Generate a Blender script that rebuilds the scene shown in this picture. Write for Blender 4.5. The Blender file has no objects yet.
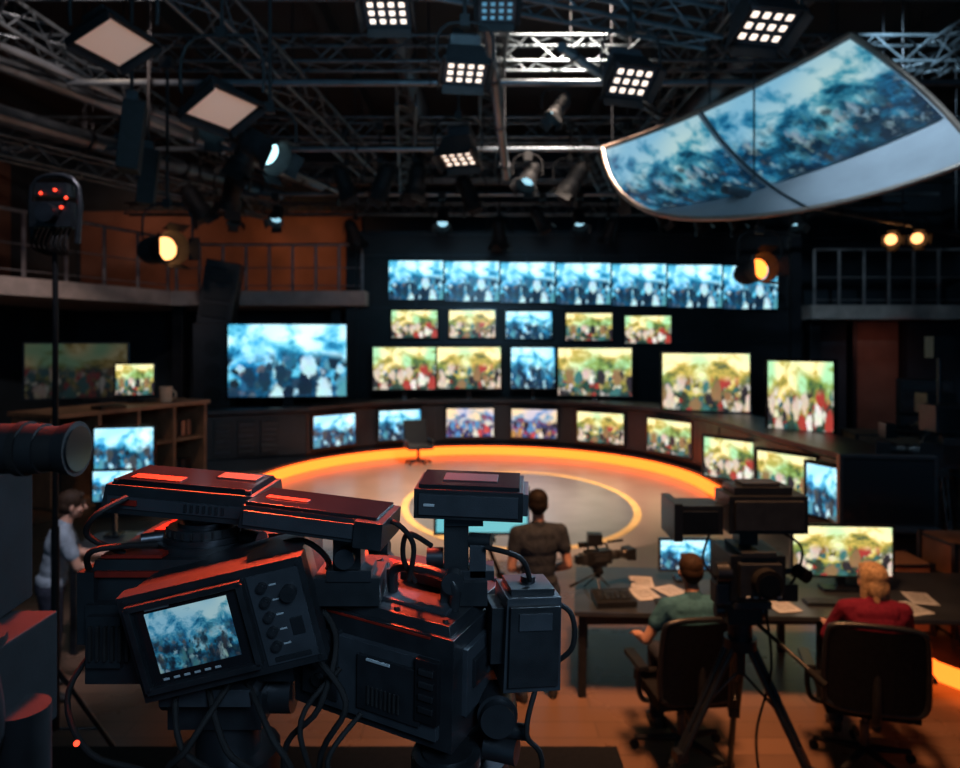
import bpy, bmesh, math, random
import numpy as np
from mathutils import Vector, Matrix, Euler
random.seed(4)
scn=bpy.context.scene
col=scn.collection
V=Vector
# ------------------------------------------------------------------ materials
def base_mat(name):
    m=bpy.data.materials.new(name); m.use_nodes=True
    nt=m.node_tree; b=nt.nodes['Principled BSDF']
    return m,nt,b
def mat(name,c,rough=.5,metal=0,var=.25,scale=12,bump=0,spec=.5,coat=0,wr=0):
    m,nt,b=base_mat(name)
    N=nt.nodes; L=nt.links
    tc=N.new('ShaderNodeTexCoord'); n=N.new('ShaderNodeTexNoise')
    n.inputs['Scale'].default_value=scale; n.inputs['Detail'].default_value=4
    L.new(tc.outputs['Object'],n.inputs['Vector'])
    r=N.new('ShaderNodeValToRGB')
    r.color_ramp.elements[0].position=.3; r.color_ramp.elements[1].position=.7
    r.color_ramp.elements[0].color=[x*(1-var) for x in c]+[1]
    r.color_ramp.elements[1].color=[min(1,x*(1+var)) for x in c]+[1]
    L.new(n.outputs['Fac'],r.inputs['Fac']); L.new(r.outputs['Color'],b.inputs['Base Color'])
    b.inputs['Roughness'].default_value=rough; b.inputs['Metallic'].default_value=metal
    b.inputs['Specular IOR Level'].default_value=spec
    if coat: b.inputs['Coat Weight'].default_value=coat; b.inputs['Coat Roughness'].default_value=.15
    if bump or wr:
        bp=N.new('ShaderNodeBump'); bp.inputs['Strength'].default_value=bump or wr; bp.inputs['Distance'].default_value=.002 if bump else .02
        n2=N.new('ShaderNodeTexNoise'); n2.inputs['Scale'].default_value=scale*30 if bump else 9
        if wr: n2.inputs['Distortion'].default_value=1.2
        L.new(tc.outputs['Object'],n2.inputs['Vector']); L.new(n2.outputs['Fac'],bp.inputs['Height']); L.new(bp.outputs['Normal'],b.inputs['Normal'])
    return m
def emi(name,c,s):
    m,nt,b=base_mat(name)
    b.inputs['Base Color'].default_value=(*c,1)
    b.inputs['Emission Color'].default_value=(*c,1); b.inputs['Emission Strength'].default_value=s
    return m
def content(name,seed,kind,strength,fs=1.0,softk=1.0,warp=1.0,amt=1.0):
    """picture shown on a display: sky / smoke / hillside / crowd of figures, from noise on the display's own UVs"""
    m,nt,b=base_mat(name); N=nt.nodes; L=nt.links
    uv=N.new('ShaderNodeUVMap'); uv.uv_map='UVMap'
    sep=N.new('ShaderNodeSeparateXYZ'); L.new(uv.outputs['UV'],sep.inputs[0])
    def noise(sc,loc,det,rough=.5,dist=0):
        mp=N.new('ShaderNodeMapping'); mp.inputs['Location'].default_value=loc; mp.inputs['Scale'].default_value=sc
        L.new(uv.outputs['UV'],mp.inputs['Vector']); n=N.new('ShaderNodeTexNoise'); n.inputs['Scale'].default_value=1; n.inputs['Detail'].default_value=det; n.inputs['Roughness'].default_value=rough; n.inputs['Distortion'].default_value=dist
        L.new(mp.outputs[0],n.inputs['Vector']); return n
    def ramp(st,const=False):
        r=N.new('ShaderNodeValToRGB'); cr=r.color_ramp
        if const: cr.interpolation='CONSTANT'
        while len(cr.elements)<len(st): cr.elements.new(.5)
        for e,(p,c) in zip(cr.elements,st): e.position=p; e.color=(*c,1)
        return r
    def math_(op,a,bb,c=None):
        x=N.new('ShaderNodeMath'); x.operation=op
        for i,q in enumerate((a,bb,c)):
            if q is None: continue
            if isinstance(q,(int,float)): x.inputs[i].default_value=q
            else: L.new(q,x.inputs[i])
        return x.outputs[0]
    def mrange(v,a,c):
        x=N.new('ShaderNodeMapRange'); x.inputs['From Min'].default_value=a; x.inputs['From Max'].default_value=c; L.new(v,x.inputs['Value']); return x.outputs[0]
    def mix(f,a,c,mode='MIX'):
        x=N.new('ShaderNodeMix'); x.data_type='RGBA'; x.blend_type=mode
        if isinstance(f,(int,float)): x.inputs['Factor'].default_value=f
        else: L.new(f,x.inputs['Factor'])
        L.new(a,x.inputs[6]); L.new(c,x.inputs[7]); return x.outputs[2]
    n=noise((3.6*fs,2.8*fs,1),(seed*3.7,seed*1.3,0),6,.60,.3)
    a=math_('MULTIPLY_ADD',sep.outputs['Y'],.36,math_('SUBTRACT',n.outputs['Fac'],.16))
    if kind=='blue': st=[(.30,(.003,.022,.05)),(.41,(.008,.07,.14)),(.48,(.02,.22,.38)),(.55,(.12,.50,.66)),(.66,(.66,.95,1))]
    elif kind=='warm': st=[(.30,(.010,.022,.025)),(.41,(.035,.075,.055)),(.48,(.20,.20,.05)),(.55,(.55,.43,.10)),(.66,(.95,.90,.52))]
    else: st=[(.30,(.02,.01,.05)),(.41,(.03,.06,.18)),(.48,(.28,.05,.08)),(.55,(.10,.38,.55)),(.66,(.9,.8,.6))]
    bg=ramp(st); L.new(a,bg.inputs['Fac']); colr=bg.outputs['Color']
    n2=noise((1.9,1.3,1),(seed*7.1,seed,0),1)
    tint={'blue':[(.35,(.40,.70,.95)),(.65,(1,1,.97))],'warm':[(.40,(.28,.72,.68)),(.56,(1,.93,.8))],'mix':[(.4,(.6,.6,1)),(.6,(1,.8,.6))]}[kind]
    t=ramp(tint); L.new(n2.outputs['Fac'],t.inputs['Fac']); colr=mix(.85,colr,t.outputs['Color'],'MULTIPLY')
    if kind=='blue': pals=[[(.006,.018,.04),(.02,.12,.22),(.50,.76,.84),(.01,.035,.07),(.08,.30,.40),(.05,.06,.07)],[(.01,.03,.05),(.02,.07,.1),(.38,.68,.8),(.02,.05,.09),(.12,.14,.16),(.01,.02,.03)]]
    elif kind=='warm': pals=[[(.90,.86,.78),(.03,.025,.03),(.45,.05,.04),(.75,.60,.48),(.05,.18,.18),(.30,.18,.08)],[(.04,.05,.03),(.45,.34,.12),(.75,.70,.62),(.35,.04,.03),(.04,.14,.14),(.85,.78,.5)]]
    else: pals=[[(.7,.08,.08),(.05,.03,.1),(.9,.8,.7),(.1,.3,.6),(.6,.28,.08),(.02,.02,.04)],[(.1,.2,.5),(.7,.6,.6),(.4,.05,.1),(.02,.03,.08),(.7,.5,.2),(.1,.1,.3)]]
    def figures(colr,sc,top,pal,sd,lo,soft):
        mp2=N.new('ShaderNodeMapping'); mp2.inputs['Scale'].default_value=(sc[0],sc[1],1); mp2.inputs['Location'].default_value=(sd*5.1,sd,0)
        L.new(uv.outputs['UV'],mp2.inputs['Vector'])
        wn=N.new('ShaderNodeTexNoise'); wn.inputs['Scale'].default_value=1.7; wn.inputs['Detail'].default_value=5; wn.inputs['Roughness'].default_value=.6; L.new(mp2.outputs[0],wn.inputs['Vector'])
        ad=N.new('ShaderNodeVectorMath'); ad.operation='MULTIPLY_ADD'; ad.inputs[1].default_value=(warp,warp,warp); L.new(wn.outputs['Color'],ad.inputs[0]); L.new(mp2.outputs[0],ad.inputs[2])
        vo=N.new('ShaderNodeTexVoronoi'); vo.inputs['Scale'].default_value=1; L.new(ad.outputs[0],vo.inputs['Vector'])
        r2=ramp([(i/6,pal[i]) for i in range(6)],True)
        sx=N.new('ShaderNodeSeparateColor'); L.new(vo.outputs['Color'],sx.inputs[0]); L.new(sx.outputs[0],r2.inputs['Fac'])
        sh=mix(.55,r2.outputs['Color'],wn.outputs['Color'],'MULTIPLY')
        g=math_('MULTIPLY',mrange(sep.outputs['Y'],top+.06,top-.08),mrange(sep.outputs['Y'],lo-.08,lo+.02))
        f=math_('MULTIPLY',math_('MULTIPLY',g,amt),mrange(vo.outputs['Distance'],.58,.58-soft*softk)); return mix(f,colr,sh)
    colr=figures(colr,(13*fs,7*fs),.52,pals[1],seed+.7,.05,.18)
    colr=figures(colr,(7.6*fs,2.9*fs),.58,pals[0],seed+2.1,.0,.17)
    L.new(colr,b.inputs['Emission Color']); b.inputs['Emission Strength'].default_value=strength
    b.inputs['Base Color'].default_value=(.01,.01,.012,1); b.inputs['Roughness'].default_value=.25
    return m

BLK=mat('black_plastic',(.011,.013,.016),.32,0,.3,20,.25,.4)
MATB=mat('matte_black_housing',(.009,.010,.012),.6,0,.3,14,.2,.25)
BLKG=mat('glossy_black_plastic',(.007,.008,.010),.14,0,.2,10)
RUB=mat('rubber',(.009,.009,.010),.75,0,.3,30,.3,.2)
DEEP=mat('matte_rubber_armour',(.005,.0055,.007),.7,0,.3,30,.3,.12)
FAB=mat('black_chair_mesh',(.010,.010,.012),.85,0,.3,40,.3,.08)
DGR=mat('dark_grey_plastic',(.024,.029,.036),.36,0,.25,16,.25,.4)
DMET=mat('dark_metal',(.05,.055,.065),.35,.8,.3,9)
TRS=mat('truss_aluminium',(.075,.10,.12),.42,.6,.35,4)
RAILM=mat('rail_painted_steel',(.24,.24,.26),.45,.3,.3,4)
PIPE=mat('duct_metal',(.12,.15,.18),.4,.7,.3,2)
CONS=mat('console_laminate',(.010,.013,.019),.38,0,.3,3)
WALLM=mat('dark_wall_paint',(.012,.026,.040),.8,0,.3,1.2)
WARMW=mat('warm_lit_wall_brown',(.13,.07,.05),.8,0,.35,1.0)  # brown patches on the dark walls, warm light put into their colour
CEIL=mat('black_ceiling_paint',(.007,.011,.015),.85,0,.4,.8)
SLAB=mat('grey_concrete',(.45,.41,.40),.7,0,.2,3)
WOOD=mat('walnut_wood',(.24,.13,.08),.5,0,.35,3)
DWOOD=mat('dark_table_top',(.026,.031,.04),.28,0,.25,5)
PAPER=mat('paper',(.45,.48,.52),.7,0,.08,5)
GREYS=mat('projection_fabric',(.30,.31,.34),.6,0,.12,2)
RIM=mat('screen_rim_metal',(.30,.22,.18),.4,.6,.15,5)
RED_TRIM_SHEEN=mat('red_trim_painted_sheen',(.22,.015,.008),.4,.3,.25,30,.15)  # red accent trim, and patches that paint red sheen onto camera tops
WHT=mat('white_marking',(.30,.34,.37),.5,0,.1,20)
MUG=mat('mug_ceramic',(.5,.4,.32),.4,0,.1,10)
SKIN=mat('skin',(.44,.24,.17),.5,0,.12,20,0,.3)
HAIRD=mat('dark_hair',(.012,.009,.007),.6,0,.4,60,.4,.12)
HAIRB=mat('brown_hair',(.030,.018,.012),.6,0,.4,60,.4,.12)
HAIRL=mat('blonde_hair',(.36,.24,.13),.55,0,.45,50,.4,.2)
EYE=mat('eye_dark',(.02,.015,.012),.2,0,.1,50)
LIP=mat('lips',(.35,.12,.10),.5,0,.1,50)
SH_G=mat('charcoal_tshirt',(.026,.033,.044),.85,0,.25,25,spec=.08,wr=.6)
SH_T=mat('teal_tshirt',(.035,.11,.16),.85,0,.2,25,spec=.08,wr=.6)
SH_M=mat('maroon_shirt',(.13,.012,.03),.85,0,.2,25,spec=.08,wr=.6)
SH_L=mat('grey_shirt',(.22,.27,.32),.85,0,.2,25,spec=.08,wr=.6)
PANT=mat('dark_trousers',(.025,.03,.045),.85,0,.2,25,spec=.08,wr=.6)
JEAN=mat('grey_jeans',(.028,.040,.062),.85,0,.2,25,spec=.08,wr=.6)
SHOE=mat('shoes',(.02,.02,.02),.5,0,.2,25)
E_OR=emi('orange_led_strip',(1,.125,.012),4.0)
E_WARM=emi('warm_lamp_glass',(1,.42,.14),3.2)
E_ORL=emi('orange_lamp_glass',(1,.22,.03),4)
E_COOL=emi('cool_lamp_glass',(.50,.9,1),2.6)
E_LED=emi('white_led_cell',(1,.80,.66),1.7)
E_SOFT=emi('softbox_diffuser',(1,.60,.45),.15)
E_RED=emi('red_tally_light',(1,.05,.02),3)
E_DIMB=emi('dim_blue_lamp',(.15,.35,.45),.25)
E_BLU=emi('small_cool_lamp',(.4,.8,1),1.0)
C_B=[content('battle_footage_%d'%i,i*1.7+.6,'blue',1.6) for i in range(3)]
C_W=[content('market_footage_%d'%i,i*2.3+.4,'warm',1.45) for i in range(3)]
C_M=[content('news_footage_%d'%i,i*1.9+.3,'mix',1.3) for i in range(2)]
C_DIM=content('dim_footage',7.3,'warm',.07)
C_VF=content('viewfinder_footage',1.6,'blue',.50,1.3,2,1.3,.9)
C_PR=content('projected_footage',2.3,'blue',.66,1.5,2.4,1.8,.85)
C_CY=emi('cyan_display',(.10,.45,.56),.9)

def floor_mat():
    m,nt,b=base_mat('studio_floor_vinyl'); N=nt.nodes; L=nt.links
    tc=N.new('ShaderNodeTexCoord')
    br=N.new('ShaderNodeTexBrick'); br.inputs['Scale'].default_value=1; br.inputs['Brick Width'].default_value=1.8; br.inputs['Row Height'].default_value=.22
    br.inputs['Mortar Size'].default_value=.004
    br.inputs['Color1'].default_value=(.19,.108,.07,1); br.inputs['Color2'].default_value=(.135,.078,.052,1); br.inputs['Mortar'].default_value=(.07,.045,.03,1)
    L.new(tc.outputs['Object'],br.inputs['Vector'])
    n=N.new('ShaderNodeTexNoise'); n.inputs['Scale'].default_value=1.3; n.inputs['Detail'].default_value=5; L.new(tc.outputs['Object'],n.inputs['Vector'])
    L.new(br.outputs['Color'],b.inputs['Base Color'])
    rr=N.new('ShaderNodeMapRange'); rr.inputs['To Min'].default_value=.20; rr.inputs['To Max'].default_value=.38; L.new(n.outputs['Fac'],rr.inputs['Value']); L.new(rr.outputs[0],b.inputs['Roughness'])
    return m
FLOOR=floor_mat()
STG=mat('stage_centre_vinyl',(.13,.12,.12),.30,0,.15,2)
STG2=mat('stage_vinyl',(.30,.185,.135),.28,0,.12,1.2)
RING=mat('painted_ring_yellow',(.70,.40,.13),.45,0,.15,4)

# ------------------------------------------------------------------ builder
class Bd:
    def __init__(s):
        s.bm=bmesh.new(); s.uv=s.bm.loops.layers.uv.new('UVMap'); s.mats=[]; s.M=Matrix.Identity(4)
    def mi(s,m):
        if m not in s.mats: s.mats.append(m)
        return s.mats.index(m)
    def add(s,vs,fs,m,smooth=False):
        b=[s.bm.verts.new(s.M@V(v)) for v in vs]; k=s.mi(m); out=[]
        for f in fs:
            try: fc=s.bm.faces.new([b[i] for i in f])
            except ValueError: continue
            fc.material_index=k; fc.smooth=smooth; out.append(fc)
        return out
    def box(s,c,d,m,rot=(0,0,0),tt=(1,1),ty=(1,1)):
        R=Euler(rot).to_matrix(); vs=[]
        for z in(-.5,.5):
            for y in(-.5,.5):
                for x in(-.5,.5):
                    fx=(tt[0] if z>0 else 1)*(ty[0] if y>0 else 1); fy=(tt[1] if z>0 else 1); fz=(ty[1] if y>0 else 1)
                    vs.append(V(c)+R@V((x*d[0]*fx,y*d[1]*fy,z*d[2]*fz)))
        s.add(vs,[(0,2,3,1),(4,5,7,6),(0,1,5,4),(2,6,7,3),(0,4,6,2),(1,3,7,5)],m)
    def cyl(s,a,b,r1,m,r2=None,n=20,cap=True,m2=None):
        a=V(a);b=V(b); r2=r1 if r2 is None else r2
        d=(b-a).normalized(); u=d.orthogonal().normalized(); w=d.cross(u)
        vs=[]
        for p,r in((a,r1),(b,r2)):
            for i in range(n):
                t=2*math.pi*i/n; vs.append(p+(u*math.cos(t)+w*math.sin(t))*r)
        s.add(vs,[(i,(i+1)%n,n+(i+1)%n,n+i) for i in range(n)],m,True)
        if cap:
            s.add(vs[:n],[tuple(range(n-1,-1,-1))],m); s.add(vs[n:],[tuple(range(n))],m2 or m)
    def sph(s,c,r,m,rot=(0,0,0),n=14):
        if not hasattr(r,'__len__'): r=(r,r,r)
        R=Euler(rot).to_matrix(); vs=[]; k=n//2
        for j in range(k+1):
            ph=math.pi*j/k
            for i in range(n):
                t=2*math.pi*i/n; vs.append(V(c)+R@V((r[0]*math.sin(ph)*math.cos(t),r[1]*math.sin(ph)*math.sin(t),r[2]*math.cos(ph))))
        fs=[]
        for j in range(k):
            for i in range(n):
                a=j*n+i;b2=j*n+(i+1)%n;c2=(j+1)*n+(i+1)%n;d2=(j+1)*n+i
                fs.append((a,d2,c2,b2))
        s.add(vs,fs,m,True)
    def tube(s,pts,r,m,n=8,sub=6):
        P=[V(p) for p in pts]; Q=[]
        if sub>1:
            for i in range(len(P)-1):
                p0=P[max(i-1,0)];p1=P[i];p2=P[i+1];p3=P[min(i+2,len(P)-1)]
                for k in range(sub):
                    t=k/sub; Q.append(.5*((2*p1)+(p2-p0)*t+(2*p0-5*p1+4*p2-p3)*t*t+(3*p1-p0-3*p2+p3)*t**3))
            Q.append(P[-1])
        else: Q=P
        vs=[]; u=None
        for i,q in enumerate(Q):
            d=(Q[min(i+1,len(Q)-1)]-Q[max(i-1,0)]).normalized()
            u=d.orthogonal().normalized() if u is None else (u-d*u.dot(d)).normalized()
            w=d.cross(u)
            for k in range(n):
                t=2*math.pi*k/n; vs.append(q+(u*math.cos(t)+w*math.sin(t))*r)
        fs=[(i*n+k,i*n+(k+1)%n,(i+1)*n+(k+1)%n,(i+1)*n+k) for i in range(len(Q)-1) for k in range(n)]
        s.add(vs,fs,m,True)
    def quad(s,p,m):
        fc=s.add(p,[(0,1,2,3)],m)[0]
        for l,u in zip(fc.loops,((0,0),(1,0),(1,1),(0,1))): l[s.uv].uv=u
    def prism(s,poly,z0,z1,m):
        n=len(poly); vs=[(x,y,z0) for x,y in poly]+[(x,y,z1) for x,y in poly]
        s.add(vs,[tuple(range(n-1,-1,-1)),tuple(range(n,2*n))]+[(i,(i+1)%n,n+(i+1)%n,n+i) for i in range(n)],m)
    def done(s,name,loc=(0,0,0),rot=(0,0,0),bevel=0,seg=2):
        me=bpy.data.meshes.new(name); s.bm.to_mesh(me); s.bm.free()
        for m in s.mats: me.materials.append(m)
        o=bpy.data.objects.new(name,me); col.objects.link(o); o.location=loc; o.rotation_euler=rot
        if bevel:
            b=o.modifiers.new('bevel','BEVEL'); b.width=bevel; b.segments=seg; b.limit_method='ANGLE'; b.angle_limit=math.radians(40); b.use_clamp_overlap=True
        return o
def xf(loc=(0,0,0),rot=(0,0,0),sc=1): return Matrix.Translation(loc)@Euler(rot).to_matrix().to_4x4()@Matrix.Scale(sc,4)
rad=math.radians

# ------------------------------------------------------------------ room shell
b=Bd(); b.box((1,9,-.05),(30,30,.1),FLOOR); b.done('floor')
b=Bd(); b.box((1,9,9.45),(30,30,.1),CEIL)
for x in range(-12,16,3): b.box((x,9,9.2),(.18,30,.4),CEIL)
b.done('ceiling')
b=Bd(); b.box((1,23.6,4.7),(30,.2,9.4),WALLM)
b.box((-8.65,23.45,5.9),(9.4,.08,2.8),WARMW); b.done('wall_back')
b=Bd(); b.box((-13.6,9,4.7),(.2,30,9.4),WALLM); b.box((-13.45,13,6.4),(.08,14,3.2),WARMW); b.done('wall_left')
b=Bd(); b.box((15.6,9,4.7),(.2,30,9.4),WALLM); b.done('wall_right')
b=Bd(); b.box((12.1,21.4,1.8),(1.3,.12,3.5),WARMW); b.box((10.3,21.45,1.8),(1.8,.1,3.5),WALLM); b.box((14.2,21.45,1.8),(2.4,.1,3.5),WALLM)
for x in(9.7,11.35,12.85,15.3): b.box((x,21.3,1.8),(.12,.25,3.58),CONS)
b.done('partition_panel')

def disc(name,cx,cy,rx,ry,z,m,inner=None,n=96):
    b=Bd(); vs=[]
    for k in range(n):
        t=2*math.pi*k/n; vs.append((cx+rx*math.cos(t),cy+ry*math.sin(t),z))
    if inner:
        for k in range(n):
            t=2*math.pi*k/n; vs.append((cx+inner[0]*math.cos(t),cy+inner[1]*math.sin(t),z))
        b.add(vs,[(k,(k+1)%n,n+(k+1)%n,n+k) for k in range(n)],m)
    else: b.add(vs,[tuple(range(n))],m)
    return b.done(name)
disc('stage_floor_disc',0,13.9,4.42,4.42,.004,STG2)
disc('stage_ring_marking',.72,12.9,2.15,3.0,.010,RING,(2.02,2.84))
disc('stage_centre_marking',.72,12.9,2.02,2.84,.008,STG)

# ------------------------------------------------------------------ path tools
C0=V((0,13.9))
def arc(R,a0,a1,n):
    return [(C0.x+R*math.sin(rad(a0+(a1-a0)*i/n)),C0.y+R*math.cos(rad(a0+(a1-a0)*i/n))) for i in range(n+1)]
def sweep(b,path,prof,m,close=True,caps=True):
    P=[V(p) for p in path]; k=len(prof); vs=[]
    for i,p in enumerate(P):
        d=(P[min(i+1,len(P)-1)]-P[max(i-1,0)]).normalized(); nrm=V((-d.y,d.x))
        for o,z in prof: vs.append((p.x+nrm.x*o,p.y+nrm.y*o,z))
    fs=[]; rng=k if close else k-1
    for i in range(len(P)-1):
        for j in range(rng):
            a=i*k+j; c=i*k+(j+1)%k; fs.append((a,a+k,c+k,c))
    b.add(vs,fs,m)
    if caps:
        b.add(vs[:k],[tuple(range(k))],m); b.add(vs[-k:],[tuple(range(k-1,-1,-1))],m)
cpath=[(-6.1,15.55),(-5.2,15.95),(-4.5,16.25)]+arc(4.8,-58,88,40)+[(4.86,13),(4.9,12),(5.0,11),(5.15,9.6)]
b=Bd()
sweep(b,cpath,[(.06,0),(.06,.30),(0,.33),(0,1.28),(-.12,1.34),(-.12,1.42),(1.0,1.42),(1.0,0)],CONS)
sweep(b,cpath,[(-.128,1.345),(-.128,1.36),(-.12,1.36),(-.12,1.345)],DMET)
for i in range(3,len(cpath)-1,4):
    p=V(cpath[i]); q=V(cpath[i+1]); a=math.atan2((q-p).y,(q-p).x); b.box((p.x,p.y,.8),(.03,.03,.9),DMET,(0,0,a))
for k in range(3):
    x=-5.75+k*.46; y=15.72+k*.2
    b.box((x,y-.05,.78),(.40,.04,.78),BLK,(0,0,rad(24)))
    for j in range(6): b.box((x,y-.08,.48+j*.12),(.34,.03,.07),DGR if (j+k)%2 else DMET,(0,0,rad(24)))
b.done('curved_console')
b=Bd(); sweep(b,arc(4.45,-93,89,60)+[(4.5,13.0),(4.55,12.0)],[(0,0),(0,.20),(.10,.20),(.10,0)],E_OR)
sweep(b,arc(4.55,-93,89,60)+[(4.6,13.0),(4.65,12.0)],[(0,0),(0,.25),(.08,.25),(.08,0)],CONS)
b.done('stage_edge_strip_light')

# ------------------------------------------------------------------ displays
def screen(name,c,w,h,yaw,m,pitch=0,stand=0,bez=.035,dep=.09,roll=0,case=BLKG,base=None):
    b=Bd(); b.M=xf((0,0,0),(0,roll,0))@xf((0,0,0),(rad(pitch),0,0))
    b.box((0,dep/2,0),(w+2*bez,dep,h+2*bez),case)
    for sx,sz,dx,dz in((0,1,w+2*bez,bez),(0,-1,w+2*bez,bez)): b.box((0,-.008,sz*(h/2+bez/2)),(dx,.02,dz),case)
    for sx in(-1,1): b.box((sx*(w/2+bez/2),-.008,0),(bez,.02,h),case)
    b.quad([(-w/2,-.003,-h/2),(w/2,-.003,-h/2),(w/2,-.003,h/2),(-w/2,-.003,h/2)],m)
    b.box((0,dep+.03,0),(w*.5,.08,h*.5),case)
    b.M=Matrix.Identity(4)
    if stand:
        z=-h/2-bez; b.box((0,dep/2+.02,z-stand/2+.03),(w*.09,.05,stand+.06),case); b.box((0,dep/2,z-stand+.012),(w*.42,max(.16,w*.16),.022),case)
    return b.done(name,c,(0,0,rad(yaw)),.006)
for i in range(7):
    screen('video_wall_panel',(-2.67+.81+1.62*i,20.35,4.74-.035*i),1.57,1.12+.02*i,0,C_B[0],bez=.022)
for x,z,m in((-1.9,3.46,C_W[0]),(-.23,3.46,C_W[1]),(1.42,3.43,C_B[2]),(3.16,3.38,C_W[2]),(4.87,3.30,C_W[0])):
    screen('wall_monitor',(x,20.3,z),1.32,.78,0,m,bez=.05)
b=Bd()
b.box((2.75,20.7,3.1),(13.0,.35,6.2),CONS)
for x in np.arange(-3.5,9.3,1.62): b.box((x,20.5,4.75),(.05,.06,1.6),DMET)
for z in(2.95,3.95,5.5,6.1): b.box((2.75,20.5,z),(12.8,.06,.05),DMET)
for x in(-3.75,9.2): b.box((x,20.6,3.1),(.3,.5,6.2),CONS)
b.done('video_wall_frame')
for c,w,h,y,m in(((-2.02,18.75,2.24),1.66,1.12,8,C_W[0]),((-.3,18.85,2.25),1.70,1.10,0,C_W[1]),((1.42,18.8,2.25),1.16,1.08,-5,C_B[2]),
                 ((3.02,18.45,2.16),1.9,1.24,-12,C_W[2]),((4.92,15.3,2.08),1.82,1.24,-24,C_W[1]),((5.62,12.3,2.02),1.08,1.2,-40,C_W[0])):
    screen('program_monitor',c,w,h,y,m,stand=max(.05,c[2]-h/2-.035-1.42),bez=.05)
screen('large_stage_screen',(-4.6,16.75,2.51),2.75,1.72,7,C_B[0],stand=.18,bez=.05)
for th,m,w in((-49,C_B[1],1.15),(-26.3,C_B[2],1.1),(-3.2,C_M[0],1.24),(17.7,C_M[1],1.2),(40,C_W[1],1.25),(66,C_W[2],1.28)):
    R=4.66; screen('console_monitor',(C0.x+R*math.sin(rad(th)),C0.y+R*math.cos(rad(th)),.81),w,.74,-th*.88,m,bez=.05,dep=.12)
for c,yw,m,w in(((4.62,12.85,.80),-52,C_W[0],1.15),((4.76,10.9,.86),-56,C_W[2],.98),((4.86,9.85,.86),-66,C_B[1],.62)):
    screen('console_monitor',c,w,.72,yw,m,bez=.05,dep=.12)

b=Bd()
b.box((0,0,.42),(.62,.6,.10),BLK); b.box((0,.30,.72),(.58,.09,.62),BLK,(rad(-14),0,0))
for sx in(-1,1): b.box((sx*.31,0,.56),(.06,.5,.05),BLK); b.box((sx*.31,-.2,.48),(.05,.05,.16),BLK)
b.cyl((0,0,.06),(0,0,.4),.035,DMET)
for k in range(5):
    a=k*2*math.pi/5; b.cyl((0,0,.09),(.3*math.cos(a),.3*math.sin(a),.05),.025,DMET); b.sph((.3*math.cos(a),.3*math.sin(a),.035),.035,RUB)
b.done('stage_chair',(-1.5,17.0,0),(0,0,rad(20)),.02)

# ------------------------------------------------------------------ galleries
def rail(b,p,q,z,n,h=1.3):
    p=V(p);q=V(q)
    for i in range(n+1):
        t=p.lerp(q,i/n); b.box((t.x,t.y,z+h/2),(.07,.07,h),RAILM)
        if i<n:
            t2=p.lerp(q,(i+1)/n)
            for zz in(.15,h*.5): b.cyl((t.x,t.y,z+zz),(t2.x,t2.y,z+zz),.018,RAILM,n=6)
    b.cyl((p.x,p.y,z+h),(q.x,q.y,z+h),.045,RAILM,n=8)
b=Bd()
b.prism([(-8.6,19.5),(-3.2,19.5),(-3.2,20.2),(-4.1,20.3),(-4.1,23.4),(-13.4,23.4),(-13.4,8.0),(-12.5,8.0)],3.97,4.37,SLAB)
rail(b,(-12.4,8.3),(-8.65,19.4),4.37,11,1.45); rail(b,(-8.5,19.6),(-3.3,19.6),4.37,8)
for p in((-8.8,20.5),(-4.4,21.5),(-11,14.5)): b.box((p[0],p[1],1.98),(.3,.3,3.97),CONS)
b.done('gallery_balcony',bevel=.01)
b=Bd()
b.prism([(9.5,20.0),(15.4,20.0),(15.4,23.4),(9.5,23.4)],3.60,4.0,SLAB)
rail(b,(9.6,20.1),(15.3,20.1),4.0,8,1.6)
b.box((9.8,20.6,1.8),(.3,.3,3.6),CONS)
b.done('gallery_balcony',bevel=.01)

# ------------------------------------------------------------------ overhead trusses
def truss(b,a,c,s,m,r=.03):
    a=V(a);c=V(c); d=(c-a); L=d.length; d.normalize()
    u=d.cross(V((0,0,1))).normalized()*s/2; w=V((0,0,s/2))
    cs=[u+w,-u+w,-u-w,u-w]
    for k in cs: b.cyl(a+k,c+k,r,m,n=8)
    n=max(2,int(L/s/1.1))
    for i in range(n):
        p=a+d*(L*i/n);q=a+d*(L*(i+1)/n)
        for j in range(4):
            k1=cs[j];k2=cs[(j+1)%4]
            if i%2: k1,k2=k2,k1
            b.cyl(p+k1,q+k2,r*.5,m,n=5,cap=False)
for a,c,s in(((-3.55,6,7.1),(-2.6,17,7.1),.42),((-6.3,8,7.2),(-5.6,20,7.2),.42),((.2,9,7.7),(.2,20,7.7),.4),((3.8,9,7.9),(3.8,20,7.9),.42),((7.6,9,7.7),(7.6,20,7.7),.42),
             ((-10,11.6,7.75),(13,11.6,7.75),.42),((-10,15,7.5),(13,15,7.5),.42),((-10,18.4,7.4),(13,18.4,7.4),.42),((-9,8.8,7.6),(10,8.8,7.6),.42),
             ((-5,6.5,7.3),(3,9.0,7.0),.36),((-10,19.8,6.7),(12,19.8,6.7),.3),((4.6,9.6,6.9),(9,14,6.5),.34),((-9.5,9.2,6.3),(-5.0,17,6.1),.34),
             ((2.2,14.2,6.9),(3.4,18.5,6.9),.32),((-1.2,11.4,7.0),(-1.9,18,6.9),.32)):
    b=Bd(); truss(b,a,c,s,TRS)
    for t in(.1,.5,.9):
        p=V(a).lerp(V(c),t); b.cyl((p.x,p.y,p.z+s/2),(p.x,p.y,9.4),.012,DMET,n=5)
    b.done('lighting_truss')
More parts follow.
